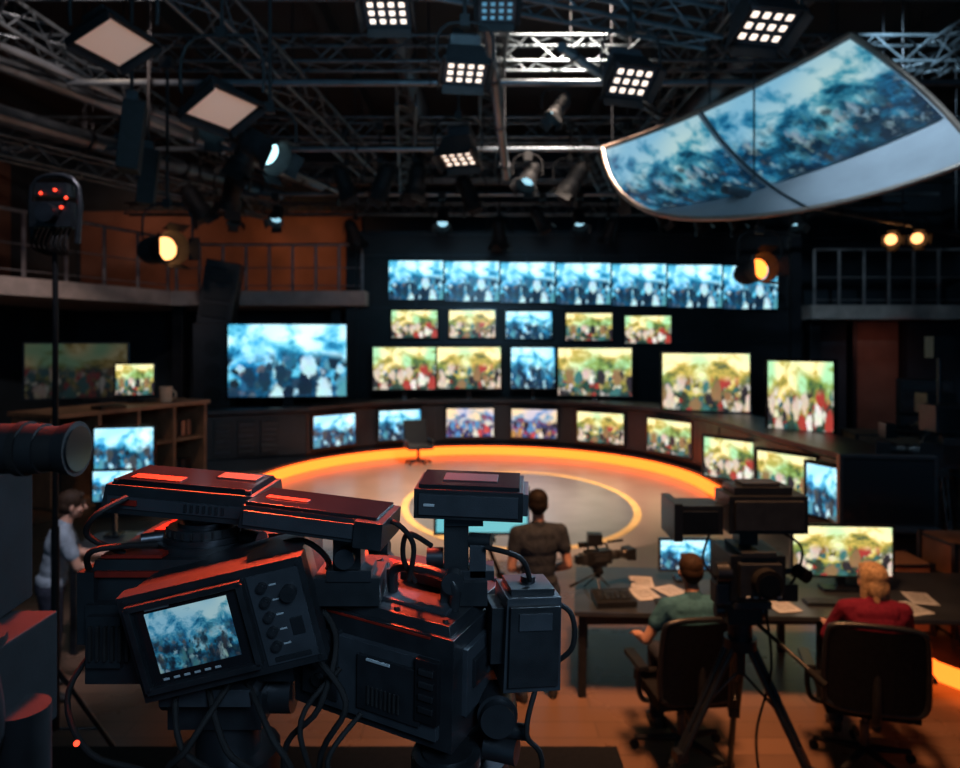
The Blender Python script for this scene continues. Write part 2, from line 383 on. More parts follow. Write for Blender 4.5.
for a,c,r in(((-7.2,9,6.95),(-3.9,17.2,6.75),.11),((-8.4,10.2,6.7),(-5.2,18,6.7),.17),((-6.6,8.4,6.9),(-3.2,17,6.5),.06),((.05,8.0,6.9),(.45,12,5.8),.07),((1.0,8.6,6.6),(3.2,12.5,7.0),.06),
             ((-9,13.2,6.6),(10,13.2,6.6),.05),((-8,16.8,6.5),(11,16.8,6.5),.05),((-6,10.2,6.75),(9,10.2,6.75),.05),((3.0,8.6,4.85),(9.5,13.5,5.0),.05),
             ((-5,21,7.8),(12,21,7.8),.2),((5,9,8.4),(5,22,8.4),.25),((-1.5,9,8.6),(-1.5,22,8.6),.22)):
    b=Bd(); b.cyl(a,c,r,PIPE,n=14)
    d=V(c)-V(a)
    for t in(.08,.35,.62,.9):
        p=V(a)+d*t; b.cyl(p,(p.x,p.y,9.4),.012,DMET,n=5); q=p+d.normalized()*.06; b.cyl(p,q,r*1.25,DMET,n=12)
    b.done('ceiling_pipe')

# ------------------------------------------------------------------ fixtures
def fixture(name,loc,aim,kind,s,em,hang=7.4):
    b=Bd(); q=V(aim).normalized().to_track_quat('-Z','Y').to_matrix().to_4x4()
    b.M=q
    if kind=='led':
        b.box((0,0,.28*s),(s*1.04,s*.84,.5*s),MATB,tt=(.78,.78)); b.box((0,0,.72*s),(s*.6,s*.5,.45*s),MATB)
        b.box((0,0,.02*s),(s*1.12,s*.92,.08*s),MATB); b.box((0,0,-.025*s),(s*1.0,s*.80,.02*s),DGR)
        for i in range(6): b.box((0,0,.50*s+i*.06*s),(s*.74,s*.64,.02*s),DGR)
        for i in range(4):
            for j in range(3):
                x=(i-1.5)*s*.235;y=(j-1)*s*.235; b.box((x,y,-.04*s),(s*.125,s*.125,.02*s),em)
        for sx in(-1,1): b.box((sx*s*.60,0,-.10*s),(.03*s,s*.86,.3*s),MATB,(0,rad(-18*sx),0))
        for sy in(-1,1): b.box((0,sy*s*.50,-.10*s),(s*1.02,.03*s,.26*s),MATB,(rad(18*sy),0,0))
    elif kind=='soft':
        b.box((0,0,.12*s),(s*1.04,s*.8,.22*s),MATB,tt=(.72,.72)); b.box((0,0,.32*s),(s*.5,s*.4,.2*s),MATB)
        b.box((0,0,0),(s*1.1,s*.84,.06*s),MATB); b.box((0,0,-.03*s),(s*.94,s*.68,.012*s),em)
        for sy in(-1,1): b.box((0,sy*s*.44,-.06*s),(s*1.04,.02*s,.16*s),MATB,(rad(14*sy),0,0))
        for sx in(-1,1): b.box((sx*s*.56,0,-.06*s),(.02*s,s*.8,.16*s),MATB,(0,rad(-14*sx),0))
    else:
        b.cyl((0,0,.85*s),(0,0,.1*s),s*.34,MATB,n=24); b.cyl((0,0,1.1*s),(0,0,.85*s),s*.2,MATB,r2=s*.34,n=24)
        for i in range(5): b.cyl((0,0,(.35+.09*i)*s),(0,0,(.38+.09*i)*s),s*.37,MATB,n=24)
        b.cyl((0,0,.1*s),(0,0,-.30*s),s*.36,MATB,r2=s*.46,n=24,cap=False); b.cyl((0,0,.1*s),(0,0,.06*s),s*.31,em,n=24)
        b.cyl((0,0,.14*s),(0,0,.02*s),s*.40,MATB,n=24,cap=False)
        for sx in(-1,1):
            b.box((sx*.52*s,0,-.42*s),(.02*s,.62*s,.34*s),MATB,(0,rad(-24*sx),0)); b.box((0,sx*.52*s,-.42*s),(.62*s,.02*s,.34*s),MATB,(rad(24*sx),0,0))
    b.M=Matrix.Identity(4)
    w=.66*s
    b.tube([(-w,0,.25*s),(-w,0,.8*s),(-w*.6,0,1.15*s),(w*.6,0,1.15*s),(w,0,.8*s),(w,0,.25*s)],.035*s,MATB,n=6,sub=2)
    top=hang-loc[2]
    if top>1.15*s:
        b.cyl((0,0,1.15*s),(0,0,top),.022,MATB,n=8); b.box((0,0,1.2*s),(.1,.1,.12),MATB)
        b.box((0,0,top-.05),(.16,.16,.16),MATB)
    return b.done(name,loc,(0,0,0),.004,1)
fixture('softbox_light',(-3.14,6,5.56),(.45,-.1,-1),'soft',.56,E_SOFT,8.95)
fixture('softbox_light',(-2.58,7,5.32),(.45,-.2,-1),'soft',.62,E_SOFT,8.95)
fixture('stage_spotlight',(-2.40,8,5.12),(.85,-.42,-.60),'par',.44,E_COOL,8.95)
fixture('stage_spotlight',(-4.02,9,4.18),(.80,-.52,.02),'par',.48,E_WARM,6.6)
fixture('led_flood_light',(-.15,7,5.68),(0.05,-.35,-1),'led',.42,E_LED)
fixture('led_flood_light',(-.31,10,5.60),(-.1,-.3,-1),'led',.50,E_LED)
fixture('led_flood_light',(-.93,7,6.28),(0,-.4,-1),'led',.44,E_LED)
fixture('led_flood_light',(1.72,8,5.96),(.2,-.7,-1),'led',.50,E_LED)
fixture('led_flood_light',(2.65,6.5,5.92),(.1,-.5,-1),'led',.50,E_LED)
fixture('led_flood_light',(.17,7,6.30),(0,-.4,-1),'led',.36,E_DIMB)
fixture('stage_spotlight',(3.60,9,3.92),(.25,-1,.12),'par',.42,E_ORL,4.9)
fixture('stage_spotlight',(7.05,12,4.72),(-.35,-1,-.25),'par',.30,E_WARM,5.0)
fixture('stage_spotlight',(7.50,12,4.74),(-.35,-1,-.3),'par',.30,E_WARM,5.0)
for x,y,z,s in((-2,14,6.0,.5),(-1.3,14,6.0,.5),(1.8,14,6.05,.5),(2.95,14,5.9,.5),(-2.75,14.4,6.1,.45),(.5,18,5.6,.5),(-4.1,12,6.0,.55),(-4.8,13.5,5.7,.5),(-5.6,14,5.6,.5),(-.2,15.5,6.1,.5),(3.3,18,5.7,.4),(-3.2,18,5.6,.45),(6.4,17.5,5.9,.4)):
    fixture('par_can_light',(x,y,z),(random.uniform(-.7,.7),random.uniform(-.2,.6),-1),'par',s,E_DIMB,7.3)
for x,y,z,s in((-5.9,16.8,5.9,.4),(-4.9,16.8,5.9,.4),(-.9,16.8,5.8,.4),(1.5,16.8,5.8,.4),(2.4,16.8,5.8,.4),(4.4,16.8,5.9,.4),(5.3,16.8,5.8,.4),(7.6,16.8,5.8,.4),(-3.9,10.2,6.1,.42),(.9,13.2,6.0,.42),(4.4,13.2,6.0,.4),(1.1,10.2,6.3,.30)):
    fixture('par_can_light',(x,y,z),(random.uniform(-.6,.6),random.uniform(-.9,.1),-.9),'par',s,E_BLU,6.5)
for x,y,z in((-3.78,7.6,5.2),(-4.5,9.5,5.2)):
    b=Bd(); b.box((0,0,0),(.22,.3,.74),MATB,(0,rad(6),0)); b.box((.01,0,.42),(.12,.16,.14),DGR); b.cyl((0,0,.3),(0,0,7.2-z),.022,MATB,n=8); b.cyl((-.11,0,0),(-.16,0,.0),.04,DMET); b.done('moving_head_light',(x,y,z),(0,0,rad(20)),.008)

# ------------------------------------------------------------------ curved hanging projection screen
def bez(p0,p1,p2,t): return p0*(1-t)**2+p1*2*t*(1-t)+p2*t*t
TL,TR,BL,BR=V((1.93,11,6.02)),V((4.50,8.5,6.72)),V((2.75,9.1,4.58)),V((5.1,7.1,4.86))
cT=V((3.2,9.8,6.15)); cB=V((3.9,8.0,4.35)); cL=V((1.95,10.4,4.85)); cR=V((5.3,8.2,5.95))
def surf(u,v):
    t=bez(TL,cT,TR,u); bt=bez(BL,cB,BR,u); l=bez(TL,cL,BL,v); r=bez(TR,cR,BR,v)
    return t*(1-v)+bt*v+l*(1-u)+r*u-(TL*(1-u)*(1-v)+TR*u*(1-v)+BL*(1-u)*v+BR*u*v)
b=Bd()
def patch(b,u0,u1,v0,v1,m,off=0,nu=16,nv=16):
    pts=[]
    for j in range(nv+1):
        for i in range(nu+1):
            u=u0+(u1-u0)*i/nu; v=v0+(v1-v0)*j/nv; p=surf(u,v)
            du=surf(min(u+.01,1),v)-surf(max(u-.01,0),v); dv=surf(u,min(v+.01,1))-surf(u,max(v-.01,0)); nn=du.cross(dv).normalized()
            if nn.y>0: nn=-nn
            pts.append(p+nn*off)
    for j in range(nv):
        for i in range(nu):
            a=j*(nu+1)+i
            fc=b.add([pts[a+nu+1],pts[a+nu+2],pts[a+1],pts[a]],[(0,1,2,3)],m,True)[0]
            uvs=((i/nu,1-(j+1)/nv),((i+1)/nu,1-(j+1)/nv),((i+1)/nu,1-j/nv),(i/nu,1-j/nv))
            for l,uvc in zip(fc.loops,uvs): l[b.uv].uv=uvc
patch(b,0,1,0,1,GREYS,0,28,20)
patch(b,.01,.445,.03,.74,C_PR,.03); patch(b,.47,.985,.03,.72,C_PR,.03)
for pts in([surf(i/16,0) for i in range(17)],[surf(i/16,1) for i in range(17)],[surf(0,i/16) for i in range(17)],[surf(1,i/16) for i in range(17)]):
    b.tube(pts,.035,RIM,n=8,sub=1)
b.tube([surf(.457,i/16)+V((0,-.04,0)) for i in range(17)],.014,DMET,n=6,sub=1)
for u in(.05,.5,.95):
    p=surf(u,.0); b.cyl(p,(p.x,p.y+.15,9.4),.012,DMET,n=5)
b.done('curved_projection_screen')

# ------------------------------------------------------------------ left side furniture
b=Bd()
F0=V((-7.45,12.2)); F1=V((-6.0,15.3)); d=(F1-F0).normalized(); nn=V((-d.y,d.x)); Lf=(F1-F0).length
b.M=Matrix(((d.x,nn.x,0,F0.x),(d.y,nn.y,0,F0.y),(0,0,1,0),(0,0,0,1)))
b.box((Lf/2,.55,1.66),(Lf+.1,1.3,.08),WOOD)
b.box((Lf/2,.55,.05),(Lf,1.15,.1),WOOD)
for x in(0,.9,1.75,2.6,Lf): b.box((x,.55,.85),(.07,1.1,1.6),WOOD)
b.box((Lf/2,1.08,.85),(Lf,.05,1.6),DWOOD)
b.box(((1.75+Lf)/2,.55,.9),(Lf-1.75,1.05,.05),WOOD)
for x in(1.95,2.15,2.3,2.85,3.05,3.2):
    b.box((x,.4,1.05+.05),(.1,.3,.3+.1*((x*7)%1)),random.choice([DGR,BLK,MUG,RIM]))
    b.box((x,.4,.28),(.12,.3,.32),random.choice([DGR,BLK,PAPER]))
b.M=Matrix.Identity(4)
b.done('bookshelf_counter',bevel=.008)
screen('wall_television',(-8.35,14.5,2.36),1.9,1.12,15,C_DIM,stand=.06,bez=.04)
screen('desk_monitor',(-7.1,14.4,2.185),.72,.62,10,C_W[2],stand=.12,bez=.03)
screen('preview_monitor',(-6.10,12.0,1.12),.92,.74,14,C_B[1],stand=.0,bez=.04)
b=Bd(); b.box((0,0,.33),(.9,.5,.66),CONS); b.box((0,0,.68),(1.0,.6,.04),DWOOD); b.done('monitor_cabinet',(-6.08,12.1,0),(0,0,rad(14)),.01)
b=Bd(); b.cyl((0,0,0),(0,0,.32),.11,MUG,r2=.13,n=20); b.tube([(.12,0,.07),(.2,0,.12),(.2,0,.2),(.13,0,.25)],.018,MUG); b.done('pen_pot',(-6.55,14.6,1.705))
b=Bd(); b.box((0,0,0),(.5,.35,.06),BLK)
for i in range(5): b.box((-.18+i*.09,-.02,.04),(.05,.2,.02),DGR)
b.done('mixing_panel',(-7.0,13.2,1.735),(0,0,rad(60)),.01)
b=Bd(); b.box((0,0,1.7),(.85,.7,3.4),CONS); b.box((.15,0,4.1),(.8,.62,1.6),CONS,(0,rad(9),0))
for i in range(5): b.cyl((.05,-.36,.6+i*.55),(.05,-.33,.6+i*.55),.2,BLK,n=20)
for i in range(3): b.box((.15+.07*(i-1),-.33,3.7+i*.42),(.62,.04,.34),BLK,(0,rad(9),0))
b.done('loudspeaker_tower',(-6.45,17.0,0),(0,0,rad(8)),.02)

b=Bd()
b.cyl((0,0,0.5),(0,0,3.75),.018,MATB,n=10); b.cyl((0,0,.5),(0,0,1.8),.026,MATB,n=10)
for k in range(3):
    a=k*2*math.pi/3+.4; b.cyl((0,0,.9),(.5*math.cos(a),.5*math.sin(a),0.01),.016,DMET,n=8); b.cyl((0,0,.5),(.25*math.cos(a),.25*math.sin(a),.45),.01,DMET,n=8)
b.tube([(-.14,0,3.62),(-.15,0,3.98),(.0,0,4.06),(.15,0,3.98),(.14,0,3.62)],.018,BLK,sub=3)
b.box((0,0,3.8),(.26,.12,.16),BLK); b.cyl((0,-.06,3.8),(0,-.12,3.8),.06,DMET,n=16); b.box((.0,0,3.96),(.2,.1,.08),BLK)
for x,z in((-.05,3.93),(.04,3.95),(.11,3.90),(.08,3.84)): b.sph((x,-.07,z),.010,E_RED)
for k in range(8): b.tube([(-.1+.03*k,0,3.75),(-.12+.03*k,-.05,3.6),(-.05+.02*k,.02,3.55)],.008,RUB)
b.done('light_stand',(-2.73,4.5,0),(0,0,0))

# ------------------------------------------------------------------ tripod / video cameras
def tripod(b,apex,spread,foot,rot=0,r=.022,m=DMET):
    ax=V(apex)
    b.cyl(ax+V((0,0,-.06)),ax,.07*r/.022,m,n=18); b.cyl(ax+V((0,0,-.22)),ax+V((0,0,-.05)),.03,m,n=12)
    for k in range(3):
        a=rot+k*2*math.pi/3; u=V((math.cos(a),math.sin(a),0)); w=V((-u.y,u.x,0))
        f=V((ax.x,ax.y,foot))+u*spread; t=ax+u*.06+V((0,0,-.03)); mid=t.lerp(f,.52)
        for s in(-1,1): b.cyl(t+w*.03*s,mid+w*.022*s,r*.62,m,n=8)
        b.cyl(t.lerp(f,.42),f,r*.7,BLK,n=8); b.box(mid,(.07,.07,.06),BLK,(0,0,a)); b.sph(f+V((0,0,r)),r*1.1,RUB)
        b.cyl(V((ax.x,ax.y,ax.z-.2)),t.lerp(f,.3),r*.3,m,n=6)
def eng_cam(b,M,s=1,hood=True,tally=False):
    """compact broadcast camera, lens toward +Y"""
    b.M=M@Matrix.Scale(s,4)
    b.box((0,0,0),(.13,.34,.17),BLK); b.box((.0,-.2,-.01),(.11,.09,.13),DGR); b.box((0,-.27,-.01),(.09,.07,.1),BLK)
    b.box((.068,.02,.0),(.012,.2,.1),DGR)
    for i in range(4): b.cyl((.072,-.06+i*.05,.03),(.082,-.06+i*.05,.03),.009,DMET,n=10)
    b.tube([(0,-.13,.08),(0,-.12,.15),(0,.1,.155),(0,.14,.08)],.014,BLK,sub=4)
    b.cyl((0,.16,0),(0,.22,0),.06,DGR,n=24); b.cyl((0,.22,0),(0,.34,0),.052,BLK,n=24); b.cyl((0,.25,0),(0,.28,0),.058,RUB,n=24); b.cyl((0,.34,0),(0,.38,0),.052,BLK,r2=.065,n=24)
    if hood: b.box((0,.44,0),(.17,.12,.13),BLK,ty=(1.15,1.15))
    b.cyl((-.06,.0,.1),(-.15,-.02,.12),.012,DMET,n=8); b.box((-.15,-.06,.12),(.06,.14,.06),BLK); b.cyl((-.15,-.13,.12),(-.15,-.18,.12),.03,RUB,r2=.036)
    b.cyl((.0,.14,.17),(0,.36,.17),.016,RUB,n=10)
    b.box((0,0,-.105),(.1,.22,.04),DMET); b.cyl((0,0,-.2),(0,0,-.12),.05,DMET,n=18); b.box((0,0,-.17),(.12,.09,.07),BLK)
    b.cyl((.06,0,-.17),(.09,0,-.17),.03,DMET,n=14); b.cyl((.05,-.03,-.18),(.14,-.42,-.26),.011,DMET,n=8); b.cyl((.125,-.36,-.245),(.145,-.46,-.27),.017,RUB,n=10)
    if tally: b.sph((0,-.12,.17),.012,E_RED)
    b.M=Matrix.Identity(4)
b=Bd()
tripod(b,(0,0,1.22),.72,0.0,rad(75),.03,BLK)
b.cyl((0,0,1.2),(0,0,1.34),.07,DMET,n=20); b.box((0,0,1.38),(.2,.17,.12),BLK); b.cyl((.1,0,1.38),(.15,0,1.38),.05,DMET,n=16); b.cyl((-.1,0,1.38),(-.15,0,1.38),.04,DMET,n=16)
b.box((.02,0,1.46),(.22,.3,.04),DGR)
b.box((.05,.02,1.62),(.32,.34,.26),BLK); b.box((.05,-.17,1.62),(.24,.06,.19),DGR); b.cyl((.07,-.2,1.62),(.07,-.26,1.62),.08,RUB,n=20); b.cyl((.07,-.26,1.62),(.07,-.265,1.62),.06,BLKG,n=20)
b.cyl((-.1,-.1,1.64),(-.18,-.1,1.64),.06,DMET,n=16); b.cyl((.2,.0,1.6),(.36,-.02,1.63),.018,DMET); b.cyl((.33,-.02,1.63),(.36,-.1,1.61),.04,RUB)
b.box((.24,-.04,1.52),(.12,.14,.1),BLK); b.box((-.14,-.08,1.52),(.1,.1,.12),DGR); b.box((.05,-.02,1.76),(.2,.3,.03),DGR)
for i in range(5): b.box((-.03+i*.045,-.205,1.53),(.025,.01,.012),WHT)
b.cyl((.03,0,1.71),(.03,0,1.90),.03,DMET); b.box((.03,0,1.82),(.11,.12,.07),BLK)
b.box((.12,.0,1.98),(.46,.26,.22),BLK); b.box((.12,-.14,1.98),(.40,.03,.17),DGR); b.box((.10,0,2.11),(.34,.2,.05),BLK); b.box((.10,0,2.145),(.22,.14,.02),DGR)
b.box((-.26,.02,1.94),(.26,.22,.17),BLK,(0,0,0)); b.box((-.28,-.11,1.94),(.22,.02,.12),BLKG); b.box((-.41,.0,1.94),(.05,.30,.22),BLK)
b.cyl((.06,-.06,1.34),(.26,-.4,1.18),.012,BLK); b.cyl((.24,-.37,1.19),(.29,-.46,1.15),.02,RUB)
b.tube([(.16,-.1,1.9),(.3,-.15,1.8),(.28,-.1,1.6),(.18,-.08,1.5)],.008,RUB); b.tube([(-.2,-.05,1.85),(-.25,-.1,1.7),(-.12,-.1,1.55)],.008,RUB)
b.tube([(.1,-.1,1.5),(.13,-.14,1.1),(.05,-.12,.7),(.1,-.1,.3)],.008,RUB)
b.done('tripod_camera',(1.56,4.2,0),(0,0,rad(0)),.012)
b=Bd(); tripod(b,(0,0,1.3),.5,0,.2); eng_cam(b,xf((0,0,1.55),(0,0,rad(60))),1.5); b.box((0.05,0,2.0),(.5,.34,.34),DGR); b.box((.05,-.18,2.0),(.42,.02,.26),BLKG); b.cyl((0,0,1.6),(0,0,1.85),.03,DMET); b.done('studio_camera',(5.95,9.0,0),(0,0,0),.01)
b=Bd(); tripod(b,(0,0,1.35),.5,0,.9); eng_cam(b,xf((0,0,1.62),(0,0,rad(80))),1.5); b.box((0,0,2.05),(.45,.3,.3),DGR); b.done('studio_camera',(6.9,10.6,0),(0,0,0),.01)
b=Bd(); b.cyl((0,0,0),(0,0,3.0),.03,DMET); b.cyl((-.3,0,0.02),(.3,0,.02),.02,DMET); b.cyl((0,-.3,0.02),(0,.3,.02),.02,DMET)
b.box((.0,0,2.9),(.3,.2,.3),BLK); b.done('light_stand',(6.5,9.9,0))
E_OFF=mat('switched_off_display',(.010,.012,.016),.15,0,.1,2)
screen('floor_monitor',(4.78,8.2,1.22),1.0,.78,-8,E_OFF,stand=.0,bez=.04,case=DGR)
b=Bd(); b.box((0,0,.4),(1.0,.5,.78),CONS); b.box((0,0,.8),(1.1,.6,.04),DWOOD); b.done('monitor_cabinet',(4.80,8.3,0),(0,0,rad(-8)),.01)
def case(name,loc,d,rz,m=WOOD):
    b=Bd(); b.box((0,0,d[2]/2),d,m)
    for z in(.02,d[2]*.62,d[2]-.02): b.box((0,0,z),(d[0]+.02,d[1]+.02,.03),DMET)
    for sx in(-1,1):
        for sy in(-1,1): b.box((sx*d[0]/2,sy*d[1]/2,d[2]/2),(.05,.05,d[2]+.02),DMET)
        b.cyl((sx*d[0]*.22,-d[1]/2-.02,d[2]*.4),(sx*d[0]*.22+.12,-d[1]/2-.02,d[2]*.4),.012,BLK,n=8)
    b.done(name,loc,(0,0,rad(rz)),.008)
case('flight_case',(7.45,13,0),(1.1,.8,1.3),-10); case('flight_case',(8.5,12.4,0),(.8,.8,.9),5)
case('flight_case',(4.25,7.35,0),(.7,.45,.72),0); case('flight_case',(5.1,7.3,0),(.7,.5,.95),4)
b=Bd(); b.box((0,0,1.1),(.9,.8,2.2),CONS)
for i in range(12): b.box((0,-.41,.2+i*.17),(.8,.03,.13),DGR if i%2 else BLK)
b.done('equipment_rack',(9.0,14.2,0),(0,0,rad(-25)),.01)

# ------------------------------------------------------------------ control desk
b=Bd()
b.prism([(.78,5.80),(4.9,5.55),(4.95,6.75),(.95,6.95)],.71,.75,DWOOD)
for x,y in((.86,5.9),(4.8,5.68),(1.02,6.85),(2.9,6.75),(4.85,6.65),(2.85,5.85)): b.box((x,y,.355),(.06,.06,.71),MATB)
b.box((2.9,6.6,.5),(3.9,.03,.36),CONS)
b.done('control_desk',bevel=.004)
Z=.751
def laptop(loc,rz,m):
    b=Bd(); b.box((0,0,.012),(.36,.25,.022),DGR); b.box((0,.005,.025),(.31,.12,.004),BLK)
    for r_ in range(4):
        for c_ in range(11): b.box((-.14+c_*.028,-.035+r_*.025,.028),(.022,.018,.004),DGR)
    b.M=xf((0,.125,.02),(rad(-14),0,0)); b.box((0,0,.125),(.36,.012,.25),DGR); b.quad([(-.165,-.008,.015),(.165,-.008,.015),(.165,-.008,.24),(-.165,-.008,.24)],m)
    b.M=Matrix.Identity(4); b.done('laptop',loc,(0,0,rad(rz)),.002)
laptop((2.42,6.45,Z),-10,C_B[1])
screen('computer_monitor',(1.92,6.55,Z+.24),.46,.27,0,C_B[2],stand=.085,bez=.02,dep=.03)
screen('computer_monitor',(3.26,6.30,Z+.35),.86,.44,-4,C_W[1],stand=.11,bez=.02,dep=.035)
def keyboard(loc,rz):
    b=Bd(); b.box((0,0,.01),(.44,.14,.018),BLK)
    for r_ in range(4):
        for c_ in range(14): b.box((-.195+c_*.03,-.048+r_*.032,.022),(.024,.026,.008),DGR)
    b.done('keyboard',loc,(0,0,rad(rz)),.001)
keyboard((3.0,5.98,Z),-3); keyboard((1.72,5.98,Z),0)
for i,(x,y,r) in enumerate(((1.45,6.2,12),(1.50,6.5,-8),(1.72,6.25,25),(2.55,5.92,8),(3.6,5.86,14),(3.82,6.08,-12),(2.2,6.1,5))):
    b=Bd(); b.box((0,0,.002+.0005*i),(.21,.297,.003),PAPER)
    for k in range(9): b.box((0,.1-.024*k,.0042+.0005*i),(.15,.004,.0008),DGR)
    b.done('paper_sheet',(x,y,Z),(0,0,rad(r)))
b=Bd()
for k in range(3):
    a=k*2.094+.5; b.cyl((0,0,.14),(.13*math.cos(a),.13*math.sin(a),.008),.008,DMET,n=8)
eng_cam(b,xf((0,0,.30),(0,0,rad(-70))),.72,True); b.cyl((0,0,.12),(0,0,.2),.03,DMET)
b.box((-.03,0,.46),(.13,.1,.1),BLK); b.cyl((0,0,.36),(-.02,0,.42),.012,DMET)
b.done('desktop_camera',(1.06,6.3,Z),(0,0,0),.004)
b=Bd(); b.box((0,0,.03),(.34,.26,.05),BLK,(rad(6),0,0))
for i in range(6):
    for j in range(3): b.box((-.12+i*.048,-.07+j*.05,.062+j*.004),(.03,.03,.012),DGR if (i+j)%3 else DMET)
b.done('vision_mixer',(1.14,5.99,Z+.012),(0,0,rad(5)),.002)
b=Bd(); b.box((0,0,.02),(.07,.11,.035),BLK,tt=(.8,.8)); b.done('computer_mouse',(3.3,5.93,Z),(0,0,.2),.01)
b=Bd(); b.cyl((0,0,0),(0,0,.1),.038,MUG,r2=.042); b.tube([(.04,0,.02),(.07,0,.03),(.07,0,.07),(.04,0,.08)],.006,MUG); b.done('coffee_mug',(2.12,6.25,Z))
screen('teleprompter_monitor',(.02,7.6,1.15),.98,.46,0,C_CY,pitch=-18,bez=.03)
b=Bd(); tripod(b,(0,0,.78),.4,0,.5); b.box((0,0,.81),(.3,.2,.05),BLK); b.done('teleprompter_stand',(.02,7.75,0),bevel=.005)
b=Bd(); sweep(b,[(3.95,6.9),(4.0,6.2),(4.35,5.6),(5.4,5.0)],[(0,0),(0,.14),(.08,.14),(.08,0)],E_OR); b.done('floor_strip_light')

# ------------------------------------------------------------------ office chairs
def office_chair(loc,rz,wide=1.0):
    b=Bd()
    for k in range(5):
        a=k*2*math.pi/5+.3; e=V((.33*math.cos(a),.33*math.sin(a),.085)); b.cyl((0,0,.12),e,.028,MATB,r2=.018,n=10)
        b.cyl(e+V((0,-.012,-.05)),e+V((0,.012,-.05)),.033,RUB,n=14); b.cyl(e,e+V((0,0,-.05)),.009,DMET,n=6)
    b.cyl((0,0,.1),(0,0,.30),.032,DMET,n=14); b.cyl((0,0,.28),(0,0,.42),.022,DMET,n=14); b.box((0,0,.42),(.24,.28,.05),MATB)
    b.box((0,.02,.475),(.52*wide,.50,.08),FAB)
    w=.27*wide
    b.tube([(0,-.2,.42),(0,-.30,.46),(0,-.33,.62),(0,-.315,.85)],.03,MATB)
    fr=[(-w,-.27,.55),(-w*1.04,-.29,.75),(-w*.98,-.32,1.02),(-w*.8,-.335,1.09),(0,-.345,1.105),(w*.8,-.335,1.09),(w*.98,-.32,1.02),(w*1.04,-.29,.75),(w,-.27,.55),(w*.6,-.255,.50),(-w*.6,-.255,.50),(-w,-.27,.55)]
    b.tube(fr,.021,BLK,sub=4)
    N=8
    for j in range(N):
        z0=.52+j*(.56/N); z1=.52+(j+1)*(.56/N)
        for i in range(6):
            x0=-w+2*w*i/6; x1=-w+2*w*(i+1)/6
            f=lambda x,z:(x,-.262-.13*(z-.5)-.05*(1-(x/w)**2),z)
            b.add([f(x0,z0),f(x1,z0),f(x1,z1),f(x0,z1)],[(0,1,2,3)],FAB,True)
            g=lambda p:(p[0],p[1]+.02,p[2])
            b.add([g(f(x0,z0)),g(f(x0,z1)),g(f(x1,z1)),g(f(x1,z0))],[(0,1,2,3)],FAB,True)
    for s in(-1,1):
        b.tube([(s*.2,-.02,.42),(s*.30*wide,-.03,.43),(s*.335*wide,-.03,.52),(s*.335*wide,-.03,.68)],.02,BLK); b.box((s*.335*wide,.02,.695),(.075,.30,.035),BLK)
    return b.done('office_chair',loc,(0,0,rad(rz)),.008)
office_chair((1.46,5.08,0),8,1.0)
office_chair((2.72,4.95,0),-16,1.12)

# ------------------------------------------------------------------ people
def rc_mesh(prims):
    bm=bmesh.new()
    for p in prims:
        if p[0]=='c':
            _,a,ra,c,rb,_l=p; a=V(a);c=V(c); L=(c-a).length
            for q,r in((a,ra),(c,rb)): bmesh.ops.create_icosphere(bm,subdivisions=2,radius=r*1.02,matrix=Matrix.Translation(q))
            if L>1e-4:
                M=Matrix.Translation((a+c)/2)@(c-a).to_track_quat('Z','Y').to_matrix().to_4x4()
                bmesh.ops.create_cone(bm,cap_ends=True,segments=20,radius1=ra,radius2=rb,depth=L,matrix=M)
        else:
            _,c,r,rot,_l=p; M=Matrix.Translation(c)@Euler(rot).to_matrix().to_4x4()@Matrix.Diagonal((*r,1))
            bmesh.ops.create_icosphere(bm,subdivisions=3,radius=1,matrix=M)
    me=bpy.data.meshes.new('tmp'); bm.to_mesh(me); bm.free(); return me
def remesh(prims,vox,sm):
    o=bpy.data.objects.new('tmp',rc_mesh(prims)); col.objects.link(o)
    r=o.modifiers.new('r','REMESH'); r.mode='VOXEL'; r.voxel_size=vox
    s=o.modifiers.new('s','SMOOTH'); s.factor=.5; s.iterations=sm
    dg=bpy.context.evaluated_depsgraph_get(); dg.update()
    me=bpy.data.meshes.new_from_object(o.evaluated_get(dg)); bpy.data.objects.remove(o); return me
def labels(me,prims):
    n=len(me.polygons); c=np.empty(n*3); me.polygons.foreach_get('center',c); c=c.reshape(-1,3)
    best=np.full(n,1e9); lab=np.zeros(n,int)
    for p in prims:
        if p[0]=='c':
            a=np.array(p[1]);e=np.array(p[3]);d=e-a;L=max(d@d,1e-9); t=np.clip(((c-a)@d)/L,0,1)
            dist=np.linalg.norm(c-(a+t[:,None]*d),axis=1)-(p[2]+(p[4]-p[2])*t)
        else:
            R=np.array(Euler(p[3]).to_matrix()); q=(c-np.array(p[1]))@R; dist=(np.linalg.norm(q/np.array(p[2]),axis=1)-1)*min(p[2])
        if p[-1]==3: dist=dist-.006
        k=dist<best; best[k]=dist[k]; lab[k]=p[-1]
    return lab
